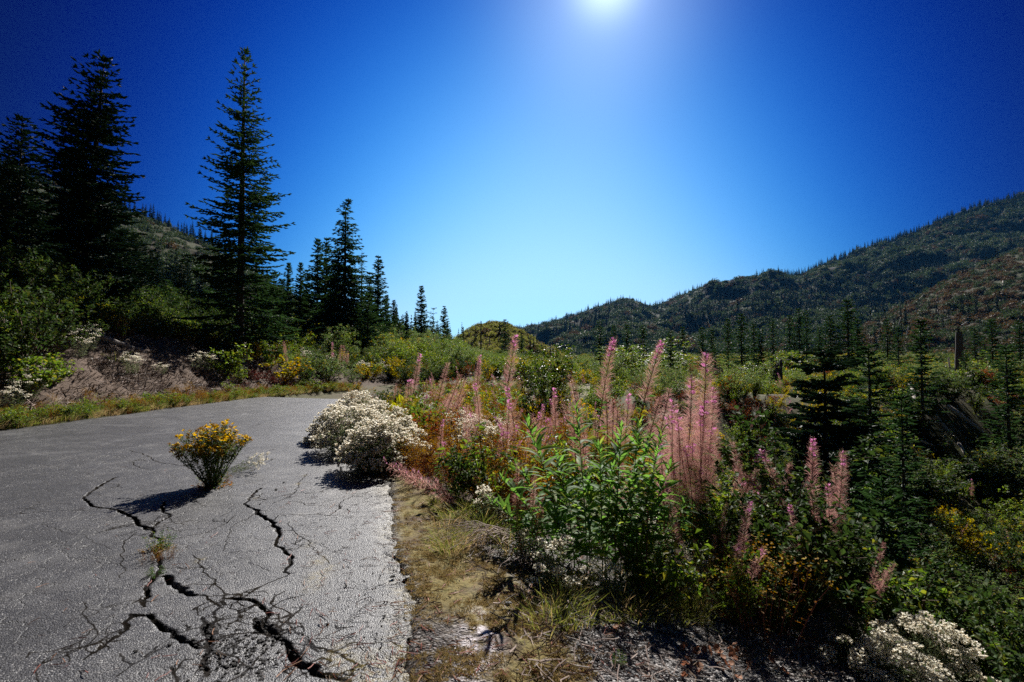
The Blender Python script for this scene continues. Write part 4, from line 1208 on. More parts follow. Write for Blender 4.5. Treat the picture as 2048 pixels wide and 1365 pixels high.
M_SLOPE_A = leaf_mat('slope_bush_leaves', (.023, .042, .018), (.052, .076, .030), None, .22, .5, .2)
M_SLOPE_B = leaf_mat('slope_bush_leaves_dull', (.060, .042, .020), (.11, .075, .034), None, .2, .5, .2)
M_SLOPE_K = leaf_mat('knoll_bush_leaves', (.07, .095, .020), (.14, .15, .04), (.17, .13, .06), .5, .5, .2)
templates('knoll_bush', [clump(8, M_SLOPE_K), clump(9, M_SLOPE_K), clump(7, M_SLOPE_B)])
templates('slope_bush', [clump(5, M_SLOPE_A), clump(6, M_SLOPE_A), clump(7, M_SLOPE_B)])
for (h, n, sd, u0, u1, sc, pick) in ((MOUNT, 16000, 71, 940, 2250, 1.15, (.55, .35, .1)), (SPUR, 3600, 72, 1580, 2250, .46, (.3, .2, .5)), (LEFTH, 2600, 73, -300, 960, .5, (.55, .42, .03)), (KNOLL, 1900, 74, 880, 1130, .17, (.45, .35, .2))):
    P, cl, tt_ = on_hill(h, n, sd, u0, u1, .02, 1.0)
    k = (cl < 2) & (fbm(P[:, 0] * (.012 if h is MOUNT else .05), P[:, 1] * (.012 if h is MOUNT else .05), 930 + sd, 3) > (-.9 if h is MOUNT else -.55))
    P = P[k]; rg = np.random.default_rng(sd)
    scatter('slope_undergrowth', 'knoll_bush' if h is KNOLL else 'slope_bush', P - [0, 0, .2 * sc], 'low green bushes covering the slope', 'undergrowth', sc * rg.lognormal(0, .35, len(P)), None, rg.choice(3, len(P), p=pick))
# ================================================================== BUSHES AND FLOWERS
S_GREEN = [shrub('green_bush', 1.4, 1.5, 201 + k, M_LEAF_GREEN, 1500, .075, .038, 11, .12) for k in range(2)]
S_WILLOW = [shrub('willow_bush', 1.7, 1.9, 211 + k, M_LEAF_WILLOW, 2000, .080, .024, 13, .10) for k in range(2)]
S_DARK = [shrub('dark_bush', 1.3, 1.7, 221 + k, M_LEAF_DARK, 1700, .075, .042, 11, .08) for k in range(2)]
S_ALDER = shrub('alder_bush', 2.5, 1.7, 231, M_LEAF_ALDER, 4200, .075, .050, 16, .06, None, .15, .35)
S_YELLOW = shrub('yellow_bush', 1.2, 1.5, 241, M_LEAF_YELLOW, 1300, .075, .042, 10, .1)
S_RED = [shrub('huckleberry_bush', .65, .95, 251 + k, M_LEAF_RED, 800, .045, .026, 10, .1) for k in range(2)]
S_LOWG = [shrub('low_green_bush', .60, .9, 261 + k, M_LEAF_GREEN, 700, .055, .030, 9, .08) for k in range(3)]
S_LOWY = [shrub('low_yellow_bush', .55, .85, 271 + k, M_LEAF_YELLOW, 600, .05, .028, 9, .08) for k in range(1)]
S_LOWD = [shrub('low_dark_bush', .70, 1.0, 281 + k, M_LEAF_DARK, 900, .06, .034, 10, .05) for k in range(2)]
S_BROAD = shrub('broad_leaved_bush', 1.5, 1.6, 291, M_LEAF_GREEN, 900, .13, .085, 10, .12, None, .1, 1.0, .25)
H_RUST = [herb('wort', .55, .5, 301 + k, M_LEAF_RUST, M_REDSTEM, 22, 18, .035, .012, .5, 'spray', M_BUD, 'flower_heads', 16, .010) for k in range(3)]
H_WHITE = [herb('everlasting', .55, .6, 311 + k, M_LEAF_GREY, M_GREYSTEM, 26, 20, .06, .010, .5, 'blob', M_WHITE, 'flower_heads', 16, .010) for k in range(2)]
H_GREEN = [herb('green_herb', .5, .5, 321 + k, M_LEAF_FIREWEED, M_GREENSTEM, 14, 26, .075, .018, .5) for k in range(3)]
FW = [fireweed('fireweed', 1.35, 331 + k, 340, .095, .0020, 0 if k % 4 else 14, 34, .45, 1.0, .05 + .05 * k, 2) for k in range(5)]
FW_BIG = fireweed('fireweed', 1.5, 341, 600, .120, .0019, 12, 40, .50, 1.1, .10, 3)
FW_BLOOM = fireweed('fireweed', 1.3, 342, 430, .095, .0020, 18, 34, .40, 1.25, .10, 0)
FW_SKEL = fireweed('fireweed', .9, 343, 70, .12, .005, 4, 6, .75, 1.2, .22, 4)
FERN = fern('fern', .62, 351, M_FERN)
GRASS = [grass(361 + k, .34, .3, 46, M_GRASS) for k in range(2)] + [grass(365 + k, .30, .3, 46, M_DRYGRASS) for k in range(2)]


def put(kind, px, py, label, cat, h=None, group=None, wide=1.0, d=None, top=None, sink=.03, rz=None, tilt=(0, 0)):
    """set a plant on the ground seen at (px, py), or at depth d below px; its height is h metres, or it reaches the row top"""
    p = at(px, py) if d is None else atd(px, d)
    ph = max(max(v.co.z for v in me.vertices) for _, me in kind[1])
    if top is not None: h = max(.12, ztop(top, p.y) - p.z)
    s = (h or ph) / ph
    return place(kind, label, cat, (p.x, p.y, p.z - sink), rz, (s * wide, s * wide, s), group, tilt)


# ---- along the road's far side and on the bank
G_B = 'bushes on the roadside bank'
put(S_WILLOW[0], 655, 0, 'large grey-green willow bush where the bank meets the road', 'bush', None, G_B, 1.25, 20, 695)
put(S_WILLOW[1], 605, 0, 'willow bush on the bank, next to the red needle patch', 'bush', None, G_B, 1.2, 19.5, 692)
put(S_WILLOW[0], 705, 0, 'lower willow bush at the road-end side of the clump', 'bush', None, G_B, 1.2, 21, 722)
put(S_YELLOW, 785, 0, 'bright yellow-green bush past the willows by the road', 'bush', None, G_B, 1.15, 24.5, 712)
put(S_YELLOW, 852, 0, 'yellow bush behind the pink fireweed at the road bend', 'bush', None, G_B, 1.2, 28.5, 712)
put(S_YELLOW, 900, 0, 'yellow bush under the cone-shaped last fir', 'bush', None, G_B, 1.1, 29.5, 720)
put(S_LOWY[0], 568, 0, 'small yellowing bush above the red needle patch', 'bush', None, G_B, 1.1, 18.5, 705)
put(S_BROAD, 452, 758, 'fresh green broad-leaved bush below the tallest fir', 'bush', None, G_B, 1.1, None, 684)
put(S_LOWG[0], 478, 768, 'low green bush in front of the broad-leaved one', 'bush', None, G_B, 1.3, None, 732)
put(S_BROAD, 345, 0, 'yellowish broad-leaved bush in the gap of the firs', 'bush', None, G_B, 1.1, 18, 645)
put(S_GREEN[0], 310, 0, 'light green bush before the young fir in the gap', 'bush', None, G_B, 1.1, 20, 580)
put(S_YELLOW, 285, 0, 'yellow and green bush over the shaded log', 'bush', None, G_B, 1.1, 18.5, 660)
put(S_RED[0], 370, 0, 'reddened low bush in the gap of the firs', 'bush', None, G_B, 1.3, 19, 660)
put(S_DARK[1], 55, 735, 'tall leafy dark bush at the edge of the bank', 'bush', None, G_B, 1.0, None, 545)
put(S_DARK[0], 112, 715, 'leafy bush beside the bare earth face', 'bush', None, G_B, 1.0, None, 590)
put(S_DARK[0], 5, 745, 'shadowy bush cut by the picture edge', 'bush', None, G_B, 1.1, None, 610)
put(S_BROAD, 60, 792, 'glossy green bush low on the bank near the road', 'bush', None, G_B, 1.2, None, 690)
put(S_BROAD, 108, 775, 'glossy green bush next to the white everlasting clumps', 'bush', None, G_B, 1.0, None, 702)
put(S_DARK[1], 205, 668, 'dark bush under the broad bulky fir', 'bush', None, G_B, 1.2, None, 600)
put(S_LOWD[0], 150, 690, 'low dark bush at the top of the bare earth', 'bush', None, G_B, 1.2, None, 625)
G_E = 'white everlasting on the roadside bank'
for k, (px, py, top, lab) in enumerate([(175, 702, 645, 'tall pale everlasting clump at the upper edge of the bare earth'), (150, 715, 660, 'everlasting clump leaning out of the dark bushes'), (262, 748, 700, 'small everlasting tuft below the shaded log'),
                                      (322, 748, 722, 'everlasting tuft with few white heads on the bare earth'), (405, 742, 700, 'everlasting beside the broad-leaved bush'), (50, 800, 745, 'everlasting among the glossy green leaves'),
                                      (18, 822, 768, 'everlasting at the road edge near the picture margin'), (92, 762, 728, 'everlasting half hidden in the glossy bush'), (560, 786, 772, 'small everlasting by the road below the red needles')]):
    put(H_WHITE[k % 2], px, py, lab, 'wildflower', None, G_E, 1.1, None, top)
put(GRASS_K := ('grass_tuft', [('blades', GRASS[0])]), 232, 722, 'lone green grass tuft on the bare earth face', 'grass tuft', .35, None, 1.2)
G_W = 'flowers along the foot of the bank'
for k, (px, d, h, lab) in enumerate([(378, 12.75, .62, 'rust-tinted wort at the road edge, tallest of its row'), (352, 12.4, .5, 'rust-tinted wort beside the tallest one'), (402, 13.1, .5, 'rust-tinted wort further along the road edge'), (520, 15.4, .5, 'rusty wort below the red needle patch'),
                                     (110, 9.0, .35, 'small yellow wort close to the road')]):
    put(H_RUST[k % 3], px, 0, lab, 'wildflower', h, G_W, 1.1, d)
for k, (px, d, h, lab) in enumerate([(300, 11.6, .42, 'green leafy herb at the road edge, first of its row'), (325, 12.0, .45, 'green leafy herb between the road and the bare earth'), (280, 11.2, .35, 'low green herb on the verge'), (635, 18.0, .5, 'dark green herb before the willow bush')]):
    put(S_LOWG[k % 3], px, 0, lab, 'herb', h, G_W, 1.3, d)
put(FW[0], 665, 0, 'row of purple fireweed spikes over the willow bush', 'fireweed', None, 'fireweed beyond the road', 1.0, 21.6, 682)
put(FW[1], 678, 0, 'purple fireweed spike over the willow bush, toward the road', 'fireweed', None, 'fireweed beyond the road', 1.0, 21.4, 686)
put(FW[2], 690, 0, 'purple fireweed spike, last over the willow bush', 'fireweed', None, 'fireweed beyond the road', 1.0, 21.8, 688)
put(FW[3], 575, 0, 'dull red fireweed on the bank top under the spires', 'fireweed', None, 'fireweed beyond the road', 1.0, 19.5, 672)

# ---- yellow wort growing out of the road
def flower_mesh(seed, r, mat):
    m = MB(); rg = np.random.default_rng(seed); a = np.arange(5) * 1.2566 + rg.uniform(0, 1)
    m.leaves(np.zeros((5, 3)), np.stack([np.cos(a), np.sin(a), .35 + 0 * a], 1), np.tile(UP, (5, 1)), r, r * .62, .1)
    m.blobs(np.array([[0, 0, r * .15]]), r * .22)
    return m.mesh('flower', mat)


def head_mesh(seed, r, n=9):
    m = MB(); rg = np.random.default_rng(seed)
    m.leaves(rg.normal(0, r * .35, (n * 2, 3)), rv(n * 2, rg) + UP * .6, rv(n * 2, rg), r * 1.1, r * .45, .1); return m.mesh('spent_head', M_BUD)


def cluster_mesh(seed, n, r, spread):
    m = MB(); rg = np.random.default_rng(seed); a = rg.uniform(0, 6.28, n); q = np.sqrt(rg.random(n)) * spread
    C = np.stack([np.cos(a) * q, np.sin(a) * q, -.5 * q * q / spread + rg.normal(0, r * .4, n)], 1)
    m.blobs(C - [0, 0, r * .3], r * .55, None, .9); bracts(m, C, r, rg, 5)
    return m.mesh('flower_cluster', M_WHITE)


FLOWERS = [flower_mesh(401 + k, .024, M_YELLOW) for k in range(3)]
HEADS = [head_mesh(411 + k, .020) for k in range(3)]
CLUST = [cluster_mesh(421 + k, 18, .0145, .066) for k in range(4)]
CLUST_NEAR = [cluster_mesh(431 + k, 24, .0095, .042) for k in range(3)]


def road_wort():
    p = at(425, 972); h = ztop(836, p.y) - p.z; rg = np.random.default_rng(55)
    t = thing('wort', 'yellow-flowered wort bush growing out of a crack in the road', 'wildflower', (p.x, p.y, p.z - .03))
    s_, l_ = MB(), MB(); ends = []
    for k in range(58):
        a = rg.uniform(0, 6.28); rr = math.sqrt(rg.uniform(.02, 1)) * h * .50; hh = h * (1.0 - .34 * (rr / (h * .50)) ** 2.5) * rg.uniform(.86, 1.02)
        tt = np.linspace(0, 1, 7); P = np.stack([math.cos(a) * rr * (.12 + .88 * tt ** 1.15), math.sin(a) * rr * (.12 + .88 * tt ** 1.15), hh * tt], 1) + rg.normal(0, .01, (7, 3)) * tt[:, None]
        s_.tube(P, np.linspace(.0035, .0015, 7), 4, cap=False)
        brs = [P]
        for q in range(5):
            j = rg.uniform(.5, .9); b = np.array([np.interp(j, tt, P[:, i]) for i in range(3)]); e = b + np.array([rg.normal(0, .05), rg.normal(0, .05), rg.uniform(.05, .13)]); e[2] = min(e[2], hh * 1.02)
            br = np.stack([b, (b + e) / 2 + [0, 0, -.01], e]); s_.tube(br, np.array([.0018, .0014, .001]), 3, cap=False); brs.append(br)
        for br in brs:
            n = 44 if len(br) == 7 else 12; q = rg.uniform(.05, .95, n) if len(br) == 7 else rg.uniform(.1, .95, n)
            B = np.stack([np.interp(q * (len(br) - 1), np.arange(len(br)), br[:, i]) for i in range(3)], 1); az = rg.uniform(0, 6.28, n)
            l_.leaves(B, np.stack([np.cos(az), np.sin(az), rg.normal(.3, .3, n)], 1), np.tile(UP, (n, 1)) + rg.normal(0, .3, (n, 3)), .032 * rg.uniform(.6, 1.3, n), .014, .1)
            ends.append(br[-1])
    n = 160; a = rg.uniform(0, 6.28, n); q = np.sqrt(rg.random(n)) * .13
    l_.leaves(np.stack([np.cos(a) * q, np.sin(a) * q, rg.uniform(.01, .11, n)], 1), np.stack([np.cos(a), np.sin(a), .5 + 0 * a], 1), np.tile(UP, (n, 1)), .04, .016, .1)
    link('stem', s_.mesh('wort_stem', M_GREENSTEM), t); link('foliage', l_.mesh('wort_foliage', M_LEAF_WORT), t)
    ends = np.array(ends); ends = ends[ends[:, 2] > h * .52]
    for e in ends:
        if rg.random() < .72 and e[2] > h * .66:
            o = link('flower', FLOWERS[int(rg.integers(3))], t); o.location = e + [0, 0, .008]; o.rotation_euler = (rg.normal(0, .5), rg.normal(0, .5), rg.uniform(0, 6)); o.scale = (float(rg.uniform(.8, 1.3)),) * 3
        else:
            o = link('spent_head', HEADS[int(rg.integers(3))], t); o.location = e; o.rotation_euler = (0, 0, rg.uniform(0, 6)); o.scale = (float(rg.uniform(.7, 1.3)),) * 3
    # dry reddish growth round the foot
    m = MB(); n = 120; a = rg.uniform(0, 6.28, n); q = np.sqrt(rg.random(n)) * .16
    m.leaves(np.stack([np.cos(a) * q, np.sin(a) * q, rg.uniform(.02, .05, n)], 1), np.stack([np.cos(a), np.sin(a), rg.normal(.3, .4, n)], 1), rv(n, rg), .035, .010, .1)
    link('withered_leaves', m.mesh('wort_withered', M_LEAF_RUST), t)


road_wort()
put(H_GREEN[0], 318, 1098, 'small green sprig in the widest road crack', 'weed', .17, 'weeds in the road cracks', 1.2)
put(H_RUST[0], 300, 1122, 'reddish dry weed in the road crack', 'weed', .13, 'weeds in the road cracks', 1.5)
put(H_RUST[1], 335, 1118, 'reddish weed next to the green sprig in the crack', 'weed', .12, 'weeds in the road cracks', 1.3)
put(H_GREEN[1], 312, 1150, 'lowest green weed of the crack, above the dark hole', 'weed', .10, 'weeds in the road cracks', 1.1)
put(H_RUST[2], 455, 962, 'low dry weed at the foot of the yellow wort', 'weed', .11, 'weeds in the road cracks', 1.3)
put(H_WHITE[0], 450, 945, 'thin everlasting sprawling over the asphalt beside the wort', 'wildflower', .50, None, .35, tilt=(-.25, 1.15), rz=.0)


# ---- white everlasting at the road edge
def everlasting_bush(px, py, w, h, label, n=60, clus=CLUST, group='white everlasting along the road edge', d=None, seed=1, per=24, ll=.075):
    p = at(px, py) if d is None else atd(px, d); rg = np.random.default_rng(seed)
    t = thing('everlasting_bush', label, 'wildflower', (p.x, p.y, p.z - .03), 0, 1.0, group)
    s_, l_ = MB(), MB(); tops = []
    for k in range(int(n * 1.75)):
        a = rg.uniform(0, 6.28); rr = math.sqrt(rg.random()) * w * .5; hh = h * (1 - .72 * (rr / (w * .5)) ** 2.6) * rg.uniform(.80, 1.05)
        tt = np.linspace(0, 1, 5); P = np.stack([math.cos(a) * rr * (.35 + .65 * tt), math.sin(a) * rr * (.35 + .65 * tt), hh * tt], 1) + rg.normal(0, .012, (5, 3)) * tt[:, None]
        s_.tube(P, np.linspace(.0035, .002, 5), 3, cap=False)
        q = rg.uniform(.08, .95, per); B = np.stack([np.interp(q, tt, P[:, i]) for i in range(3)], 1); az = rg.uniform(0, 6.28, per)
        l_.leaves(B, np.stack([np.cos(az), np.sin(az), rg.normal(.45, .3, per)], 1), np.tile(UP, (per, 1)) + rg.normal(0, .3, (per, 3)), ll * rg.uniform(.6, 1.2, per), .012, .15, None, .45, .2)
        o = link('flower_cluster', clus[int(rg.integers(len(clus)))], t); o.location = P[-1] + [0, 0, .006]
        q = (P[-1] - P[-2]); o.rotation_euler = (float(-q[1] * 2 + rg.normal(0, .15)), float(q[0] * 2 + rg.normal(0, .15)), float(rg.uniform(0, 6.28))); o.scale = (float(rg.uniform(.85, 1.45)),) * 3
    link('stem', s_.mesh('bush_stem', M_GREYSTEM), t); link('foliage', l_.mesh('bush_foliage', M_LEAF_GREY), t)
    return t


everlasting_bush(757, 940, .90, .62, 'front everlasting bush at the road edge, casting its shade on asphalt', 75, seed=1)
everlasting_bush(800, 930, .72, .60, 'everlasting bush just behind the front one, beside rusty herbs', 62, seed=2)
everlasting_bush(708, 902, 1.0, .66, 'everlasting bush in the middle of the white roadside mass', 78, seed=3)
everlasting_bush(762, 885, 1.05, .68, 'everlasting bush at the back of the white roadside mass, by the fern', 72, seed=4)
everlasting_bush(672, 880, .80, .55, 'everlasting bush farthest out over the road', 50, seed=5)
everlasting_bush(715, 868, 1.1, .72, 'tallest everlasting bush, with yellow wort in it', 60, seed=6)
everlasting_bush(645, 888, .5, .30, 'thin outlying everlasting sprig over the asphalt', 16, seed=7)
everlasting_bush(925, 0, 1.3, .70, 'white everlasting mound in the meadow behind the rusty herbs', 66, d=8.2, seed=8, group='white everlasting in the meadow')
everlasting_bush(955, 0, 1.1, .66, 'white everlasting mound next to the meadow mound, lower', 50, d=7.6, seed=9, group='white everlasting in the meadow')
everlasting_bush(1000, 0, .9, .55, 'small white everlasting mound near the dark log', 30, d=8.6, seed=10, group='white everlasting in the meadow')
put(H_RUST[0], 712, 862, 'yellow wort standing up among the white everlasting', 'wildflower', .92, None, .8)
put(FERN, 800, 868, 'yellow-green feathery fern behind the white everlasting', 'fern', .80, None, 1.1)
put(FERN, 815, 850, 'second feathery fern, half behind the first', 'fern', .75, None, 1.0)
put(S_BROAD, 862, 0, 'deep green glossy bush between fern and rusty herbs', 'bush', .85, None, .75, 7.6)
put(H_GREEN[0], 845, 0, 'upright dark green herb beside the fern', 'herb', .95, None, .8, 8.3)
for k, (px, d, h, lab) in enumerate([(862, 6.4, .55, 'rusty herb touching the side of the white everlasting'), (890, 6.0, .55, 'taller rusty herb one step in from the white everlasting'), (915, 6.3, .5, 'rusty herb midway from the white bush to the leafy stalks'), (880, 7.0, .5, 'rusty herb in front of the deep green glossy bush'), (948, 5.8, .5, 'rusty herb closest to the leaning leafy stalk'), (850, 6.9, .5, 'yellow-orange herb at the back corner of the white bush'), (905, 5.5, .4, 'low rusty herb by the fallen dry fireweed'), (935, 6.9, .5, 'rusty herb below the white meadow mound')]):
    put(H_RUST[k % 3], px, 0, lab, 'herb', h, 'rusty herbs beside the white everlasting', 1.2, d)

# ---- tall leafy stalks at the shoulder: every leaf its own piece
def lance_leaf(seed, L, W, bend):
    rg = np.random.default_rng(seed); n = 5; q = np.linspace(0, 1, n)
    w = W * np.array([.25, .85, 1, .62, .02]) * .5; x = L * q; z = L * (.12 * q - bend * q * q)
    V = []
    for i in range(n): V += [(x[i], -w[i], z[i] + w[i] * .35), (x[i], 0, z[i]), (x[i], w[i], z[i] + w[i] * .35)]
    Fc = []
    for i in range(n - 1):
        a = i * 3
        for j in (0, 1): Fc += [(a + j, a + j + 3, a + j + 4), (a + j, a + j + 4, a + j + 1)]
    return raw_mesh('lance_leaf', np.array(V), np.array(Fc), M_STALK_LEAF, True, np.full(len(Fc), rg.random()))


M_STALK_LEAF = leaf_mat('stalk_leaves', (.055, .125, .026), (.10, .20, .048), (.17, .22, .05), .5, .5, .35)
LANCE = [lance_leaf(501 + k, .160, .033, .12 + .16 * (k % 4)) for k in range(10)]


def stalk(bpx, bpy, tpx, tpy, label, dtop=0.0, nl=46, big=1.0, seed=1):
    p = at(bpx, bpy); d = p.y + dtop; rg = np.random.default_rng(seed)
    tx = (tpx - 1024) / F * d; tz = ztop(tpy, d)
    e = np.array([tx - p.x, d - p.y, tz - p.z + .03])
    t = thing('leafy_stalk', label, 'wildflower', (p.x, p.y, p.z - .03), 0, 1.0, 'tall leafy stalks on the shoulder')
    tt = np.linspace(0, 1, 9); P = np.stack([e[0] * tt ** 1.5, e[1] * tt ** 1.5, e[2] * (tt * 1.06 - .06 * tt ** 3)], 1)
    m = MB(); m.tube(P, np.linspace(.0055, .002, 9), 5, cap=False); link('stem', m.mesh('stalk_stem', M_GREENSTEM), t)
    T = np.gradient(P, axis=0)
    for k in range(nl):
        f = .16 + .83 * (k / nl) ** .9; az = k * 2.4 + rg.normal(0, .3)
        b = [np.interp(f, tt, P[:, i]) for i in range(3)]
        up = np.interp(f, [.1, .6, .9, 1], [-.05, .35, .75, 1.15]) + rg.normal(0, .22)
        o = link('leaf', LANCE[int(rg.integers(len(LANCE)))], t)
        o.location = b; o.rotation_euler = (float(rg.normal(0, .35)), -up, az)
        s = big * rg.uniform(.75, 1.2) * np.interp(f, [.1, .3, .8, 1], [.7, 1.05, .95, .42]); o.scale = (float(s),) * 3
    return t


STK = [(1128, 1130, 1050, 838, 'leafy stalk leaning out over the moss, bright at its tip'), (1175, 1140, 1152, 812, 'tallest dark leafy stalk standing straight in the clump'), (1150, 1135, 1108, 895, 'leafy stalk between the tallest and the leaning one'),
       (1205, 1150, 1198, 885, 'leafy stalk just past the tallest one'), (1230, 1150, 1243, 848, 'high leafy stalk before the pink plumes'), (1255, 1160, 1280, 838, 'high leafy stalk, second before the pink plumes'), (1250, 1150, 1300, 872, 'leafy stalk bent toward the big pink plume'),
       (1275, 1165, 1325, 858, 'leafy stalk on the gully side, broad pale leaves'), (1110, 1125, 1000, 955, 'low leafy stalk bowed far toward the road'), (1100, 1120, 975, 1000, 'lowest leafy stalk bowed over the dead stems'), (1130, 1120, 1030, 930, 'leafy stalk bowed over the moss, middle one of three'),
       (1210, 1140, 1225, 930, 'short leafy stalk inside the clump'), (1280, 1160, 1340, 930, 'short leafy stalk leaning into the gully'), (1240, 1165, 1262, 955, 'short stalk with drooping leaves in the clump'), (1180, 1150, 1176, 960, 'short stalk at the face of the clump'),
       (1270, 1175, 1305, 1000, 'lowest stalk on the gully side of the clump'), (1160, 1140, 1080, 1010, 'low stalk beside the white flower heads'), (1290, 1180, 1370, 1000, 'stalk bowed down the gully slope')]
for k, (bx, by, tx, ty, lab) in enumerate(STK): stalk(bx, by, tx, ty, lab, (-.15, .1, .25, -.05)[k % 4], 48 if ty > 940 else 66, 1.05, 600 + k)
for k, (bx, by, d_, h, n, w, lab) in enumerate([(1108, 1172, None, .36, 7, .28, 'everlasting with big white heads at the foot of the leafy stalks'), (1058, 1128, None, .32, 3, .2, 'everlasting with few white heads beside the dead stems'),
                                              (970, 1045, None, .34, 6, .28, 'everlasting heads between moss and meadow'), (1105, 1010, None, .30, 4, .2, 'everlasting peeping through the leafy stalks')]):
    everlasting_bush(bx, by, w, h, lab, n, CLUST_NEAR, 'everlasting at the foot of the stalks', d_, 650 + k, 20, .07)
G_R = 'everlasting on the gully slope'
for k, (bx, by, w, h, n, lab) in enumerate([(1855, 1330, .62, .34, 34, 'pale everlasting mass low at the picture corner'), (1945, 1350, .62, .36, 34, 'everlasting beside the corner mass, further down the slope'), (1785, 1358, .5, .26, 24, 'everlasting toward the gravel, first of the corner group'),
                                          (1715, 1335, .4, .22, 14, 'sparse everlasting at the gravel edge'), (2030, 1362, .6, .40, 30, 'everlasting cut by the picture corner')]):
    everlasting_bush(bx, by, w, h, lab, n, CLUST_NEAR, G_R, None, 670 + k, 16, .06)

# ---- fireweed gone to seed
G_F = 'fireweed gone to seed'
PL = [(FW_BLOOM, 998, 655, 7.0, .75, 'lone fireweed plume with a pink tip standing before the knoll'), (FW_BLOOM, 1187, 662, 6.4, .8, 'purplish fireweed plume beside a small fir'), (FW_BLOOM, 1256, 662, 6.8, .8, 'fireweed plume with a flat pink tip'),
      (FW_BIG, 1385, 690, 4.6, 1.0, 'largest pink plume, tall and wide over the meadow'), (FW_BIG, 1355, 735, 4.4, 1.0, 'wide pink plume leaning on the largest one'), (FW_BIG, 1405, 760, 4.8, .9, 'pink plume on the far side of the largest one'), (FW_BIG, 1330, 800, 4.2, .9, 'brownish plume at the near foot of the largest one'),
      (FW_BIG, 1390, 810, 4.3, .9, 'pink plume low before the largest one'), (FW[0], 822, 700, 9.5, 1.0, 'thin fireweed at the end of the asphalt'), (FW[1], 868, 712, 9.0, 1.1, 'pink fireweed in front of the last fir'), (FW[2], 885, 735, 8.4, 1.1, 'bushy pink fireweed left of the meadow mound'.replace('left of', 'before')),
      (FW_BLOOM, 948, 702, 9.6, .7, 'fireweed with one bright pink flower head'), (FW[3], 905, 745, 8.8, 1.1, 'pale pink fireweed over the white meadow mound'), (FW_BLOOM, 1238, 775, 5.2, .7, 'short fireweed with magenta tip above the leafy stalks'), (FW[1], 1272, 770, 5.4, 1.1, 'brown-pink plume behind the leafy stalks'),
      (FW[2], 1300, 760, 5.6, 1.1, 'brown-pink plume between the stalks and the largest plume'), (FW[4], 1035, 770, 6.2, 1.1, 'pale fireweed near the dark log'), (FW[0], 1010, 790, 5.6, 1.1, 'pale fireweed beside the leaning stalk'),
      (FW_BLOOM, 1603, 862, 4.3, .8, 'fireweed with a bright magenta tip before the black tiered fir'), (FW_BIG, 1652, 885, 4.5, .75, 'pink plume against the dark gully, fullest of its group'), (FW[3], 1672, 925, 4.5, 1.0, 'slim plume beside the fullest gully plume'), (FW[4], 1575, 895, 4.6, 1.1, 'bent plume before the bleached sticks'),
      (FW[1], 1540, 905, 4.8, 1.1, 'rosy plume among green leaves, middle of the slope'), (FW[0], 1497, 900, 5.0, 1.1, 'rosy plume nearest the big plume on the slope'.replace('nearest', 'next to')), (FW[2], 1455, 905, 4.9, 1.0, 'low rosy plume below the red bushes'), (FW[3], 1625, 960, 3.9, .9, 'low plume hanging over the gully edge'),
      (FW[4], 1590, 1000, 3.7, .9, 'dim plume low on the gully slope'), (FW[1], 1430, 985, 3.9, .9, 'small red plume under the big pink plumes'), (FW[2], 1720, 1060, 3.6, .8, 'dull red plume deep in the gully shade'), (FW[0], 1110, 770, 7.0, 1.0, 'plume beside the alder bush'),
      (FW[3], 1165, 745, 7.4, 1.1, 'brownish plume between alder bush and purplish plume'), (FW[2], 1215, 745, 7.0, 1.1, 'brown-pink plume between two taller plumes'), (FW[4], 965, 760, 7.4, 1.1, 'pale plume beside the lone tall plume')]
for k, (kd, px, top, d, w, lab) in enumerate(PL):
    rz_ = random.uniform(0, 6.28); ln_ = random.uniform(.12, .24) if kd is FW_BIG else random.uniform(.05, .22)            # the wind leans them all one way
    put(kd, px - ln_ * 60, 0, lab, 'fireweed', None, G_F, w, d, top, rz=rz_, tilt=(ln_ * math.sin(rz_), ln_ * math.cos(rz_)))
for k, (px, py, a, lab) in enumerate([(925, 1015, -1.05, 'red skeletal fireweed fallen over the moss edge'), (880, 985, -1.15, 'pinkish dry fireweed fallen toward the road'), (990, 1010, -.9, 'crimson dry fireweed fallen below the leafy stalks'), (850, 975, -1.1, 'thin dry fireweed at the corner of the white bush')]):
    put(FW_SKEL, px, py, lab, 'fireweed', .52, 'fallen dry fireweed', 1.1, tilt=(.25, a), rz=0)

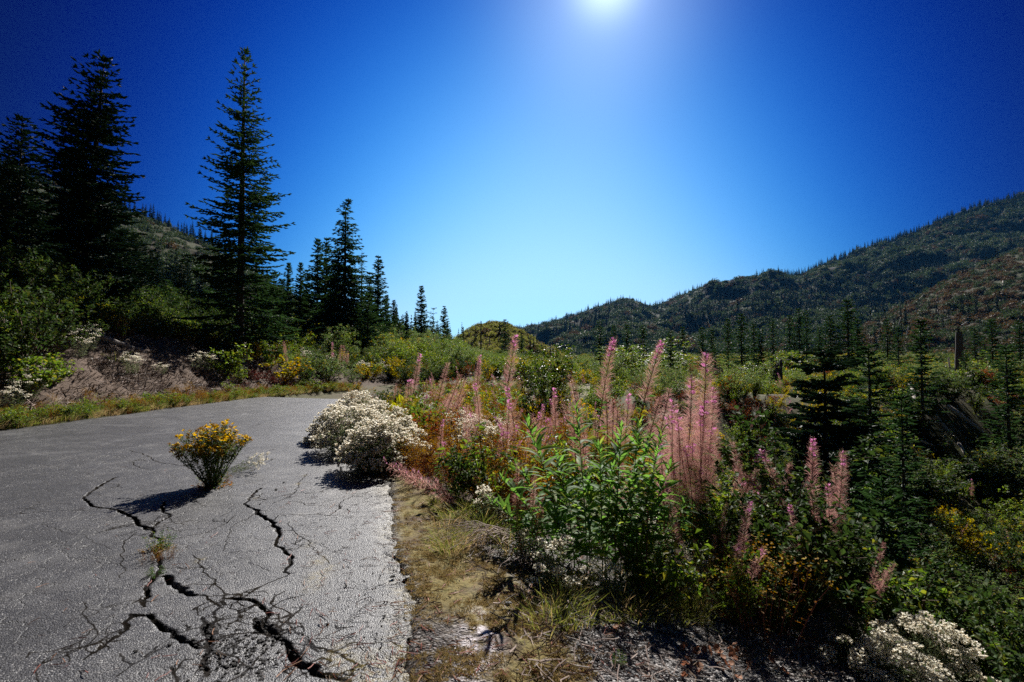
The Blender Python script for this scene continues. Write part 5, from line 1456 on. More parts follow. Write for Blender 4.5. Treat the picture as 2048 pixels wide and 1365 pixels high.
# ---- single bushes of the meadow and the valley
put(S_ALDER, 1092, 0, 'dark glossy alder bush standing tall in the meadow', 'bush', None, None, 1.0, 11.0, 684)
put(S_YELLOW, 1128, 0, 'small yellow-leaved bush at the foot of the alder', 'bush', None, None, .8, 10.0, 778)
G_V = 'bushes of the valley floor'
MB_ = [(1300, 46, 672, 'broad green bush mound under the squat fir', 0, 2.2), (1262, 40, 690, 'green bush between two fireweed plumes', 0, 1.6), (1335, 42, 682, 'green bush on the end of the mound', 0, 1.6), (1220, 34, 690, 'silvery bush behind the fireweed plume', 1, 1.2),
       (1390, 30, 745, 'low bush by the white fallen pole', 0, 1.2), (1500, 33, 722, 'green bush before the plump pointed fir', 0, 1.7), (1450, 30, 735, 'green bush beside the grey split stump', 0, 1.4), (1560, 46, 700, 'green bush behind the black stump', 0, 1.7),
       (1600, 36, 715, 'green bush between stump and pyramid fir', 0, 1.5), (1520, 27, 745, 'dark green bush in the middle of the clearing', 2, 1.0), (1860, 24, 735, 'dark bush mound before the black snag', 2, 1.5), (1900, 22, 745, 'dark bush mound at the foot of the black snag', 2, 1.5),
       (1940, 32, 700, 'green bush behind the black snag', 0, 1.5), (1830, 16, 780, 'dark bush above the bleached gully log', 2, 1.3), (1740, 13, 800, 'yellow-green bush below the lacy fir', 0, 1.2), (1760, 11.5, 850, 'bright green bush on the gully floor', 0, 1.1),
       (1660, 9.0, 935, 'dark bush under the black tiered fir', 2, 1.2), (1850, 9.0, 900, 'dark bush sunk in the gully', 2, 1.5), (1940, 9.5, 880, 'dark bush beyond the second bleached log', 2, 1.5), (2030, 8.5, 900, 'dark bush at the picture edge in the gully', 2, 1.5),
       (1720, 6.2, 1010, 'dark leafy bush in the gully below the pink plumes', 2, 1.2), (1820, 5.8, 1030, 'dark leafy bush deep in the gully', 2, 1.3),
       (1640, 3.9, 1080, 'shaded bush beside the grey plank on the slope', 2, .9),
       (1700, 3.2, 1210, 'small shaded bush near the gravel edge', 2, .8), (1375, 5.6, 935, 'dense dark green bush below the big pink plumes', 2, .9), (1420, 6.5, 890, 'dark green bush between plumes and red bushes', 2, 1.0), (1460, 3.3, 1060, 'leafy bush on the slope behind the gravel', 0, .8)]
for k, (px, d, top, lab, ty, w) in enumerate(MB_):
    kd = ((S_GREEN[k % 2]), S_WILLOW[k % 2], S_DARK[k % 2])[ty]
    if px > 1640 and d < 26: put(kd, px, top + (100 if d < 12 else 62), lab, 'bush', None, G_V, w, None, top)
    else: put(kd, px, 0, lab, 'bush', None, G_V, w, d, top)
put(H_RUST[1], 1515, 0, 'yellow-green wort bush on the slope above the gravel', 'wildflower', None, None, 1.6, 3.35, 1075)
put(herb('wort', .6, .6, 399, M_LEAF_WORT, M_GREENSTEM, 40, 34, .032, .012, .5, 'spray', M_BUD, 'flower_heads', 10, .010), 1530, 0, 'bright green wort bush below the rosy plumes', 'wildflower', None, None, 1.3, 3.5, 1085)
G_H = 'red huckleberry bushes in the clearing'
for k, (px, d, top, lab) in enumerate([(1430, 15, 775, 'red bush at the foot of the grey split stump'), (1500, 13, 790, 'reddest huckleberry bush in the clearing'), (1525, 12, 800, 'dark red bush next to the reddest one'), (1468, 12, 805, 'orange-red bush in the middle of the clearing'),
                                      (1480, 10.5, 830, 'crimson bush nearest the dark green one'.replace('nearest', 'beside')), (1790, 19, 770, 'red-brown bush on the gully slope by the pole-thin fir'), (1545, 14, 785, 'red bush close to the bleached driftwood')]):
    put(S_RED[k % 2], px, top + 34, lab, 'bush', None, G_H, 1.2, None, top)

# ================================================================== UNCOUNTABLE GROWTH
templates('green_herb', [joined(k) for k in H_GREEN] + [joined(k) for k in S_LOWG])
templates('rust_herb', [joined(k) for k in H_RUST])
templates('white_herb', [joined(k) for k in H_WHITE])
templates('plume', [joined(k) for k in FW])
templates('red_low', [joined(k) for k in S_RED])
templates('yellow_low', [joined(k) for k in S_LOWY])
templates('dark_low', [joined(k) for k in S_LOWD])
templates('bushy', [joined(S_GREEN[0]), joined(S_GREEN[1]), joined(S_WILLOW[0]), joined(S_YELLOW)])
templates('bushy_dark', [joined(S_DARK[0]), joined(S_DARK[1])])
templates('grass', GRASS)

rg = np.random.default_rng(808)
n = 60000
rr_ = np.exp(rg.uniform(math.log(1.6), math.log(170), n)); aa = rg.uniform(-.62, .98, n)
dens = np.minimum(9, 9 * (9 / rr_) ** 1.15) * rr_ ** 2
keep = rg.random(n) < dens / dens.max() * 1.0
# equal numbers per log distance are thinned to the wanted density, nearest rings kept whole
dens_n = np.minimum(1, (9 * np.minimum(1, (9 / rr_) ** 1.15) * 1.6 * rr_ ** 2) / (n / math.log(170 / 1.6)))
keep = rg.random(n) < dens_n
rr_, aa = rr_[keep], aa[keep]
X, Y = rr_ * np.sin(aa), rr_ * np.cos(aa)
s_, side_ = road_dist(X, Y)
sh_ = np.interp(Y, [0, 1.5, 3, 4.5, 6], [1.5, 1.4, 1.0, .55, .12])
ok = ((side_ > 0) & (s_ > sh_)) | ((side_ < 0) & (s_ > .7) & (X > -4.5 + 0 * Y) & (Y > 22))
ok &= ~((X > .1) & (X < 2.5) & (Y < 3.15))
EXC = [(at(px, py), rr0) for px, py, rr0 in ((1855, 1330, .7), (1940, 1350, .7), (1780, 1355, .5), (1715, 1335, .4), (2025, 1360, .7), (1853, 815, .9), (1875, 845, .8), (1900, 870, .8), (1895, 815, .9), (1930, 842, .8), (1968, 868, .8), (1820, 770, 1), (1832, 812, .9),
                                             (1835, 885, .6), (1866, 895, .6), (1918, 890, .6), (1935, 915, .6), (1948, 935, .6), (1655, 1050, .3), (1680, 1085, .3), (1700, 1105, .3), (1600, 800, .8), (1604, 840, .6), (1350, 760, 1.2), (1436, 745, 1.2), (1552, 735, 1.6), (1100, 812, .8), (1880, 720, 1.6), (1925, 730, 1.5), (1960, 745, 1.5), (2040, 750, 1.5))]
for e, rr0 in EXC: ok &= (X - e.x) ** 2 + (Y - e.y) ** 2 > rr0 ** 2
X, Y, s_, rr_ = X[ok], Y[ok], s_[ok], rr_[ok]
Z = H(X, Y); U = X / np.maximum(Y, .1); N1 = fbm(X * .35, Y * .35, 700, 3); N2 = fbm(X * .25, Y * .25, 720, 3)
big = np.clip((rr_ - 22) / 30, 0, 1)
sel = rg.random(len(X))
kindn = np.full(len(X), 'green_herb', object)
right = sm((U - .42) / .2)
wts = {
    'green_herb': .38 + .25 * (N1 > .1), 'rust_herb': (.22 + .5 * (N2 > .15) + 1.1 * (U < .08) * (rr_ < 9)) * (1 - right) * np.clip(1.4 - rr_ / 22, .1, 1) * np.clip((.42 - U) / .12, .1, 1) * (rr_ > 4), 'white_herb': .07 * (1 - right) + .03,
    'plume': (.13 + .38 * (N1 < -.14)) * np.clip(1.3 - rr_ / 30, .08, 1) * (1 - .75 * right) * (rr_ > 3.2), 'red_low': .03 + .22 * (N2 < -.2) * (U > .25) * (rr_ > 7), 'yellow_low': (.07 + .25 * (np.abs(N1) < .10) * (U > .2)) * (rr_ > 8),
    'dark_low': .05 + 1.0 * right * np.clip(1.25 - rr_ / 9, .12, 1), 'bushy': 1.3 * big + .03 * (rr_ > 11) + .25 * right * (rr_ > 8), 'bushy_dark': .28 * right * np.clip((rr_ - 3) / 8, 0, 1) * np.clip(1.2 - rr_ / 14, .10, 1)}
Wm = np.stack([np.broadcast_to(w, X.shape) for w in wts.values()]); Wm = Wm / Wm.sum(0); cs = np.cumsum(Wm, 0)
ki = (sel[None] > cs).sum(0)
info = {'green_herb': ('meadow_undergrowth', 'low green herbs filling the meadow'), 'rust_herb': ('rusty_undergrowth', 'rust and yellow herbs spread through the meadow'), 'white_herb': ('everlasting_undergrowth', 'scattered white everlasting in the meadow'),
        'plume': ('fireweed_undergrowth', 'pink-brown fireweed gone to seed all over the meadow'), 'red_low': ('huckleberry_undergrowth', 'reddened low huckleberry in the clearing'), 'yellow_low': ('yellow_undergrowth', 'yellowing low bushes in the clearing'),
        'dark_low': ('gully_undergrowth', 'dark low growth in the gully'), 'bushy': ('valley_undergrowth', 'green bushes over the valley floor'), 'bushy_dark': ('gully_shrubbery', 'dark bushes filling the gully')}
for i, key in enumerate(wts):
    m = ki == i
    if not m.any(): continue
    sc_ = rg.uniform(.75, 1.25, m.sum()) * (1 + .9 * big[m] * (key not in ('bushy', 'plume'))) * np.clip(.45 + (s_[m] - .1) * .6, .45, 1) * np.clip(.35 + rr_[m] / 8, .35, 1)
    if key == 'plume': sc_ *= .66
    if key in ('bushy', 'bushy_dark'): sc_ *= .8
    if key == 'white_herb': sc_ *= .8
    if key == 'rust_herb': sc_ *= 1.15
    scatter(info[key][0], key, np.stack([X[m], Y[m], Z[m] - .03], 1), info[key][1], 'undergrowth', sc_)

# verge and bank beyond the road
n = 9000
y = rg.uniform(-2, 30, n); sl = np.abs(rg.normal(0, .55, n)) + .06
k_ = rg.uniform(0, 12.9, n); i_ = k_.astype(int); f_ = (k_ - i_)[:, None]
E = ROAD_L[i_] * (1 - f_) + ROAD_L[i_ + 1] * f_
X = E[:, 0] - sl; Y = E[:, 1] + sl * .3
ss, sd_ = road_dist(X, Y); m = (sd_ < 0) & (ss > .05) & (ss < 1.3) & (rg.random(n) < .36 + .25 * (X / np.maximum(Y, .1) > -.75))
X, Y, ss = X[m], Y[m], ss[m]; Z = H(X, Y)
q = rg.random(len(X)); N1 = fbm(X * .6, Y * .6, 740)
a_ = (q < .62); b_ = ~a_ & (q < .82 + .2 * N1); c_ = ~a_ & ~b_
scatter('verge_grass', 'grass', np.stack([X[a_], Y[a_], Z[a_] - .01], 1), 'short dry grass along the far road edge', 'grass', rg.uniform(.35, .85, a_.sum()), None, rg.choice(4, a_.sum(), p=(.25, .2, .3, .25)))
scatter('verge_undergrowth', 'rust_herb', np.stack([X[b_], Y[b_], Z[b_] - .01], 1), 'rusty herbs along the foot of the bank', 'undergrowth', rg.uniform(.25, .55, b_.sum()))
scatter('verge_undergrowth', 'green_herb', np.stack([X[c_], Y[c_], Z[c_] - .01], 1), 'green herbs along the foot of the bank', 'undergrowth', rg.uniform(.25, .55, c_.sum()))
# bank top and forest floor
n = 9000
a = rg.uniform(-1.05, -.10, n); r = np.exp(rg.uniform(math.log(9), math.log(75), n)); X, Y = r * np.sin(a), r * np.cos(a)
ss, sd_ = road_dist(X, Y); uu = X / Y
lo_ = np.interp(uu, [-1.2, -.98, -.88, -.55, -.45, -.3, -.1], [2.0, 2.4, 4.4, 4.2, 3.0, 1.8, 1.2])
m = (sd_ < 0) & (ss > lo_ + rg.normal(0, .5, n)); X, Y, r, ss = X[m], Y[m], r[m], ss[m]; Z = H(X, Y); q = rg.random(len(X)); fr = np.clip((r - 12) / 30, 0, 1)
for key, lo, hi, nm, lab, sc in (('green_herb', 0, .38, 'forest_undergrowth', 'green herbs under the roadside firs', 1.0), ('dark_low', .38, .55, 'forest_undergrowth', 'dark low bushes under the roadside firs', 1.0), ('bushy', .55, .80, 'forest_shrubbery', 'bushes between the roadside firs', .8), ('bushy_dark', .55, .80, 'forest_shrubbery', 'dark bushes between the roadside firs', .9),
                              ('rust_herb', .80, .88, 'forest_undergrowth', 'rusty herbs under the roadside firs', .9), ('yellow_low', .88, .95, 'forest_undergrowth', 'yellowing bushes under the roadside firs', 1.0), ('white_herb', .95, 1, 'forest_undergrowth', 'white everlasting under the roadside firs', .8)):
    g = (q >= lo) & (q < hi) & ((ss > lo_[m] + 2.2) | (key not in ('bushy', 'bushy_dark'))) & ((key != 'bushy') | (uu[m] > -.52)) & ((key != 'bushy_dark') | (uu[m] <= -.52))
    scatter(nm, key, np.stack([X[g], Y[g], Z[g] - .03], 1), lab, 'undergrowth', sc * rg.uniform(.6, 1.2, g.sum()) * (1 + .8 * fr[g]))
# wispy grass at the shoulder's outer edge
P = [at(rg.uniform(1080, 1420), rg.uniform(1150, 1260)) for _ in range(60)] + [at(rg.uniform(1330, 1560), rg.uniform(1130, 1240)) for _ in range(60)] + [at(rg.uniform(860, 1060), rg.uniform(1000, 1110)) for _ in range(50)]
scatter('shoulder_grass', 'grass', np.array([tuple(p) for p in P]) - [0, 0, .01], 'wispy grass below the leafy stalks', 'grass', rg.uniform(.25, .75, len(P)), None, rg.choice(4, len(P), p=(.5, .3, .1, .1)))
# ================================================================== WOOD, STONES, LITTER
def log_mesh(p0, p1, r0, r1, mat, seed, sides=9, bend=.04, jag_=True, stubs=0):
    rg = np.random.default_rng(seed); p0 = np.array(p0); p1 = np.array(p1); n = 9; L = np.linalg.norm(p1 - p0)
    t = np.linspace(0, 1, n); P = p0 + (p1 - p0) * t[:, None] + np.cumsum(rg.normal(0, bend * L / n, (n, 3)), 0) * np.sin(t * math.pi)[:, None]
    m = MB(); rad = np.interp(t, [0, 1], [r0, r1]) * rg.uniform(.88, 1.12, n); m.tube(P, rad, sides)
    for k in range(stubs):
        i = rg.integers(2, n - 1); v = rv(1, rg)[0]; v[2] = abs(v[2]); m.tube(np.stack([P[i], P[i] + v * r0 * rg.uniform(2, 5)]), np.array([r0 * .25, r0 * .08]), 4)
    if jag_:                                                     # splintered ends
        for (c, dr_, rr2) in ((P[0], P[0] - P[1], r0), (P[-1], P[-1] - P[-2], r1)):
            dr_ = dr_ / np.linalg.norm(dr_)
            for k in range(5):
                o = rg.normal(0, rr2 * .45, 3); m.tube(np.stack([c + o, c + o + dr_ * rr2 * rg.uniform(.6, 2.2)]), np.array([rr2 * .3, rr2 * .03]), 4)
    return m.mesh('log', mat, False)


def log(name, a, b, r0, r1, mat, label, cat='log', seed=1, group=None, lift=.6, da=None, db=None, za=0, zb=0, **kw):
    if a[1] and b[1] and 1780 < a[0] < 2000 and za < .8: za += .28; zb += .28
    p = at(*a, za) if a[1] else atd(a[0], da) + Vector((0, 0, za)); q = at(*b, zb) if b[1] else atd(b[0], db) + Vector((0, 0, zb))
    p = np.array(p) + [0, 0, r0 * lift]; q = np.array(q) + [0, 0, r1 * lift]
    c = (p + q) / 2
    o = link(name, log_mesh(p - c, q - c, r0, r1, mat, seed, **kw)); o.location = c
    return tag(o, label, cat, group)


def snag(name, px, d, top, r, mat, label, cat='tree snag', seed=1, group=None, lean=0.0, stubs=3, taper=.6):
    p = atd(px, d); h = ztop(top, d) - p.z
    o = link(name, log_mesh((0, 0, -.1), (lean * h, 0, h), r, r * taper, mat, seed, 9, .02, True, stubs)); o.location = p
    return tag(o, label, cat, group)


def stump(px, d, top, r, mat, label, seed=1, group='old stumps'):
    p = atd(px, d); h = ztop(top, d) - p.z; rg = np.random.default_rng(seed)
    t = thing('stump', label, 'stump', (p.x, p.y, p.z - .08), rg.uniform(0, 6), 1.0, group)
    m = MB(); z = np.array([0, .12, .3, .6, .85]) * h; m.tube(np.stack([0 * z, 0 * z, z], 1) + rg.normal(0, .01, (5, 3)), r * np.array([1.5, 1.1, .95, .9, .86]), 11); link('trunk', m.mesh('stump_trunk', mat), t)
    m = MB()
    for k in range(11):
        a = k * .571; c = np.array([math.cos(a) * r * .72, math.sin(a) * r * .72, h * .82]); m.tube(np.stack([c, c + [0, 0, h * .2 * rg.uniform(.3, 1.5)]]), np.array([r * .26, r * .05]), 4)
    link('splintered_rim', m.mesh('stump_rim', mat), t)
    m = MB()
    for k in range(6):
        a = k * 1.05 + rg.normal(0, .2); e = np.array([math.cos(a), math.sin(a), 0]); m.tube(np.stack([e * r * .7 + [0, 0, h * .16], e * r * 1.5 + [0, 0, h * .05], e * r * 2.4 - [0, 0, .04]]), np.array([r * .3, r * .2, r * .06]), 5)
    link('roots', m.mesh('stump_roots', mat), t)


G_L = 'fallen logs in the valley'
log('log', (1312, 764), (1392, 742), .05, .035, M_DEADWOOD, 'thin white fallen pole lying through the big pink plume', 'log', 701, G_L, da=24, db=26, za=.45, zb=.6)
log('log', (1290, 768), (1322, 764), .10, .09, M_CHAR, 'dark butt end of log by the thin white pole', 'log', 702, G_L, da=22, db=23, za=.25, zb=.3)
log('log', (1062, 0), (1128, 0), .17, .14, M_CHAR, 'dark charred log lying under the alder bush', 'log', 703, G_L, da=10.6, db=10.2, za=.32, zb=.20)
log('branch', (1386, 764), (1396, 738), .03, .015, M_DEADWOOD, 'short bleached branch sticking up at the end of the white pole', 'branch', 704, None, da=25, db=25, za=.2, zb=.85)
stump(1436, 27, 735, .28, M_GREYWOOD, 'grey split stump with the thin ragged fir behind it', 711)
stump(1552, 33, 718, .42, M_CHAR, 'black burnt stump with flared roots in the green clearing', 712)
stump(955, 24, 722, .14, M_CHAR, 'small black stump beyond the lone fireweed plume', 713)
snag('snag', 1918, 30, 664, .28, M_CHAR, 'thick black standing snag above the gully', 'tree snag', 721, 'standing dead trunks', .01)
snag('snag', 1903, 30.5, 716, .07, M_DEADWOOD, 'short white stub at the foot of the black snag', 'tree snag', 722, 'standing dead trunks', -.1, 0)
snag('snag', 926, 92, 655, .16, M_CHAR, 'thin dark snag on the slope of the knoll, first from the road', 'tree snag', 723, 'standing dead trunks', 0, 2)
snag('snag', 962, 90, 643, .15, M_CHAR, 'thin dark snag before the top of the knoll', 'tree snag', 724, 'standing dead trunks', 0, 2)
snag('snag', 1052, 75, 690, .12, M_DEADWOOD, 'pale short snag at the foot of the knoll', 'tree snag', 725, 'standing dead trunks', .05, 1)
# bleached driftwood by the black tiered fir
log('driftwood', (1596, 838), (1606, 768), .10, .07, M_DEADWOOD, 'thick bleached log end hidden behind the black tiered fir', 'log', 731, G_L, da=12.2, db=13.5, za=.05, zb=.35, stubs=3)
log('driftwood', (1600, 0), (1565, 0), .09, .02, M_GREYWOOD, 'forked weathered root pointing away from the black tiered fir', 'log', 732, G_L, da=13.5, db=13.6, za=.35, zb=.62, stubs=4)
log('branch', (1610, 0), (1592, 0), .05, .012, M_GREYWOOD, 'upright prong of the weathered root', 'branch', 733, None, da=13.6, db=13.8, za=.4, zb=1.05)
log('log', (1853, 815), (1900, 870), .10, .06, M_DEADWOOD, 'bleached log sliding down into the gully, first of two', 'log', 734, G_L, da=13.2, db=11.0, za=.35, zb=.25, stubs=2)
log('log', (1895, 815), (1968, 868), .10, .05, M_DEADWOOD, 'bleached log sliding down into the gully, second of two', 'log', 735, G_L, da=13.0, db=10.8, za=.4, zb=.25, stubs=2)
log('log', (1820, 770), (1832, 812), .09, .06, M_DEADWOOD, 'short white log by the red-brown bush', 'log', 736, G_L, da=18, db=15.5, za=.4, zb=.3, stubs=2)
log('log', (1835, 880), (1866, 892), .05, .03, M_DEADWOOD, 'small white stick on the gully floor', 'log', 737, G_L, da=10.2, db=9.6, za=.3, zb=.25)
log('log', (1918, 890), (1948, 935), .06, .03, M_DEADWOOD, 'thin pale log in the gully shade', 'log', 738, G_L, da=9.6, db=8.2, za=.3, zb=.25)
log('log', (1932, 752), (1980, 728), .09, .06, M_GREYWOOD, 'grey log lying aslant before the dim firs', 'log', 739, G_L, da=24, db=26, za=.35, zb=.6)
log('log', (1936, 757), (1984, 736), .07, .05, M_DEADWOOD, 'pale thin log along the aslant grey log', 'log', 740, G_L, da=23.4, db=25.4, za=.35, zb=.55)
log('plank', (2012, 765), (2075, 715), .13, .11, M_GREYWOOD, 'leaning grey split timber at the picture edge', 'timber', 741, 'leaning grey timbers', da=20, db=22, za=0, zb=.9)
log('plank', (2022, 770), (2085, 730), .13, .11, M_GREYWOOD, 'second leaning grey timber, lower and closer', 'timber', 742, 'leaning grey timbers', da=19.4, db=21.4, za=0, zb=.7)
log('log', (1872, 720), (1895, 706), .20, .16, M_GREYWOOD, 'pale split block of wood behind the tall thin fir', 'log', 743, G_L, da=33, db=34, za=.3, zb=.6)
log('log', (1862, 704), (1878, 694), .08, .05, M_DEADWOOD, 'slim pale log on the rise above the split block', 'log', 744, G_L, da=38, db=38, za=.4, zb=.7)
log('log', (1600, 712), (1655, 698), .12, .08, M_GREYWOOD, 'grey log lying in the green beside the pyramid fir', 'log', 745, G_L, da=36, db=40, za=.5, zb=.6)
log('log', (1670, 768), (1690, 776), .05, .03, M_DEADWOOD, 'short pale stick past the black tiered fir', 'log', 746, G_L, da=15, db=14.6, za=.35, zb=.3)
log('log', (1655, 1050), (1700, 1105), .055, .05, M_GREYWOOD, 'grey plank end sticking out of the gully slope', 'log', 747, G_L, da=4.3, db=3.7, za=.25, zb=.16)
log('branch', (1548, 0), (1556, 0), .012, .006, M_DEADWOOD, 'thin bleached stick standing among the rosy plumes', 'branch', 748, 'bleached sticks on the slope', da=5.0, db=5.0, za=0, zb=.75)
log('branch', (1590, 0), (1560, 0), .012, .006, M_DEADWOOD, 'thin bleached stick leaning toward the rosy plumes', 'branch', 749, 'bleached sticks on the slope', da=5.2, db=5.2, za=.1, zb=.8)
log('branch', (1568, 0), (1606, 0), .020, .010, M_DEADWOOD, 'bleached branch leaning into the magenta-tipped fireweed', 'branch', 750, 'bleached sticks on the slope', da=4.9, db=5.0, za=.25, zb=.95)
# logs of the knoll and the brown spur
for k, (h, n, u0, u1, L, r, lab, grp, sd) in enumerate([(KNOLL, 16, 930, 1090, 4.0, .13, 'pale log lying across the brown knoll', 'logs on the knoll', 5), (SPUR, 40, 1660, 2060, 7.5, .26, 'bleached log lying on the brown spur', 'logs on the brown spur', 6), (LEFTH, 14, 150, 420, 5, .2, 'bleached log on the steep hillside', 'logs on the steep hillside', 7)]):
    P, cl, tt_ = on_hill(h, n, sd, u0, u1, .25, .97)
    rg = np.random.default_rng(sd)
    for i in range(n):
        a = rg.normal(.3, .7); v = np.array([math.cos(a), rg.normal(0, .4), .25 + abs(rg.normal(0, .25))]) * L * rg.uniform(.4, 1) * .5
        if rg.random() < .25: v = np.array([rg.normal(0, .12), 0, .5]) * L
        o = link('log', log_mesh(-v, v, r, r * .6, M_DEADWOOD, int(rg.integers(9999)), 6, .03, False)); o.location = P[i] + [0, 0, .5 * (h is SPUR) + .25]
        tag(o, lab, 'log', grp)

# the bank
log('log', (182, 672), (285, 706), .085, .06, M_GREYWOOD, 'shaded brown log lying at the top of the bare earth', 'log', 761, None)
def stick(name, pts, r, mat, label, cat='stick', group=None, lift=.02):
    P = np.array([tuple(at(*p)) for p in pts]) + [0, 0, lift]; c = P.mean(0); m = MB(); m.tube(P - c, np.linspace(r, r * .5, len(P)), 5)
    o = link(name, m.mesh('stick', mat, True)); o.location = c; return tag(o, label, cat, group)


G_S = 'white sticks on the bare earth'
stick('stick', [(183, 718), (186, 728)], .014, M_DEADWOOD, 'short white stick near the top of the bare earth', group=G_S)
stick('stick', [(218, 722), (221, 732), (226, 722)], .014, M_DEADWOOD, 'forked white stick under the lone grass tuft', group=G_S)
stick('stick', [(236, 752), (246, 750), (254, 742)], .012, M_DEADWOOD, 'bent white stick in the middle of the bare earth', group=G_S)
stick('stick', [(117, 786), (129, 780)], .013, M_DEADWOOD, 'white stick on the lower bare earth', group=G_S)
stick('stick', [(112, 806), (128, 794)], .009, M_DEADWOOD, 'thin grey stick below the white one', group=G_S)
stick('stick', [(412, 778), (436, 782)], .022, M_DEADWOOD, 'thick pale stick by the road below the broad-leaved bush', group=G_S)
stick('stick', [(517, 752), (526, 744)], .016, M_DEADWOOD, 'pale stick beside the red needle patch', group=G_S)

# litter: scattered as uncounted growth and waste
def stick_t(seed, L, r, mat):
    rg = np.random.default_rng(seed); m = MB(); t = np.linspace(-.5, .5, 4); m.tube(np.stack([t * L, rg.normal(0, L * .05, 4), np.abs(rg.normal(0, L * .03, 4)) + r], 1), np.array([r, r, r * .8, r * .4]), 3); return m.mesh('twig', mat)


templates('twig', [stick_t(k, .22, .004, (M_STRAW, M_GREYWOOD, M_STRAW, M_TWIG)[k % 4]) for k in range(8)])
templates('needle_litter', [stick_t(30 + k, .10, .0028, (M_REDSTEM, M_TWIG, M_DRYLEAF)[k % 3]) for k in range(6)])
rg = np.random.default_rng(909)


def flat_rot(n, P=None, e=.25):
    r = np.stack([rg.normal(0, e, n), rg.normal(0, e, n), rg.uniform(0, 6.28, n)], 1); return r


def pts_in(px0, px1, py0, py1, n, test=None):
    out = []
    while len(out) < n:
        p = at(rg.uniform(px0, px1), rg.uniform(py0, py1))
        if test is None or test(p): out.append(tuple(p))
    return np.array(out)


# bare bank: twigs lie downslope
n = 22000
k_ = rg.uniform(5, 12.5, n); i_ = k_.astype(int); f_ = (k_ - i_)[:, None]; E = ROAD_L[i_] * (1 - f_) + ROAD_L[i_ + 1] * f_; sl = rg.uniform(.3, 6, n)
X = E[:, 0] - sl; Y = E[:, 1] + sl * rg.uniform(.1, .6, n); ss, sd_ = road_dist(X, Y); m = (sd_ < 0) & (ss > .3) & (ss < 6)
X, Y = X[m], Y[m]
P = np.stack([X, Y, H(X, Y) + .01], 1)
scatter('bank_litter', 'twig', P, 'dead twigs strewn over the bare earth bank', 'litter', rg.uniform(.6, 2.2, len(P)), np.stack([rg.normal(0, .35, len(P)), rg.normal(.1, .3, len(P)), rg.normal(2.6, .7, len(P))], 1))
c = at(530, 765)
P = np.stack([c.x + rg.normal(0, .55, 1500), c.y + rg.normal(0, .7, 1500)], 1); P = np.column_stack([P, H(P[:, 0], P[:, 1]) + .02])
M_REDNEEDLE = leaf_mat('red_needles', (.20, .050, .035), (.36, .11, .07), None, .2, .6, .2)
templates('red_needle', [stick_t(60 + k, .16, .006, M_REDNEEDLE) for k in range(4)])
scatter('red_needle_litter', 'red_needle', P, 'patch of rust-red dead needles on the bank', 'litter', rg.uniform(.6, 1.6, 1500), flat_rot(1500, None, .4))
# shoulder and gravel slope
P = pts_in(840, 1700, 1040, 1364, 1500, lambda p: road_dist(p.x, p.y)[0] > .45)
scatter('shoulder_litter', 'twig', P + [0, 0, .004], 'dead twigs and stalks strewn along the shoulder', 'litter', rg.uniform(.25, .9, len(P)), flat_rot(len(P)))
P = pts_in(780, 1300, 1000, 1364, 900, lambda p: road_dist(p.x, p.y)[0] > -.1)
scatter('needle_litter', 'needle_litter', P + [0, 0, .003], 'fine reddish needles and bits on moss and asphalt edge', 'litter', rg.uniform(.3, .9, len(P)), flat_rot(len(P), None, .15))


# cushions of moss on the shoulder
def moss_t(seed):
    m = MB(); rg2 = np.random.default_rng(seed); n_ = 70; a = rg2.uniform(0, 6.28, n_); q = np.sqrt(rg2.random(n_)) * .035
    m.leaves(np.stack([np.cos(a) * q, np.sin(a) * q, .006 - q * .12], 1), np.stack([np.cos(a) * .8, np.sin(a) * .8, rg2.uniform(.4, 1.4, n_)], 1), rv(n_, rg2), .016 * rg2.uniform(.5, 1.3, n_), .0045, .1)
    return m.mesh('moss', M_MOSS)


M_MOSS = leaf_mat('olive_moss', (.13, .105, .040), (.24, .19, .085), (.30, .23, .13), .3, .7, .1)
templates('moss', [moss_t(70 + k) for k in range(4)])
P = pts_in(785, 1300, 985, 1364, 1500, lambda p: -.03 < road_dist(p.x, p.y)[0] < .80 and fbm(p.x * 4, p.y * 4, 555, 3) + .5 * (p.y > 2.5) + rg.normal(0, .3) > .2)
scatter('moss_cover', 'moss', P, 'olive-brown moss cushions covering the shoulder', 'moss', rg.uniform(.25, .8, len(P)), flat_rot(len(P), None, .12))


def stone_mesh(seed, flat=.6, mat=None):
    import bmesh
    rg2 = np.random.default_rng(seed); bm = bmesh.new(); bmesh.ops.create_icosphere(bm, subdivisions=1, radius=1.0)
    for v in bm.verts: v.co = Vector((v.co.x * rg2.uniform(.7, 1.25), v.co.y * rg2.uniform(.6, 1.0), v.co.z * flat * rg2.uniform(.7, 1.2)))
    V = np.array([tuple(v.co) for v in bm.verts]); Fc = np.array([[q.index for q in f.verts] for f in bm.faces]); bm.free()
    return raw_mesh('stone', V, Fc, mat or M_STONE, False, np.zeros(len(Fc)))


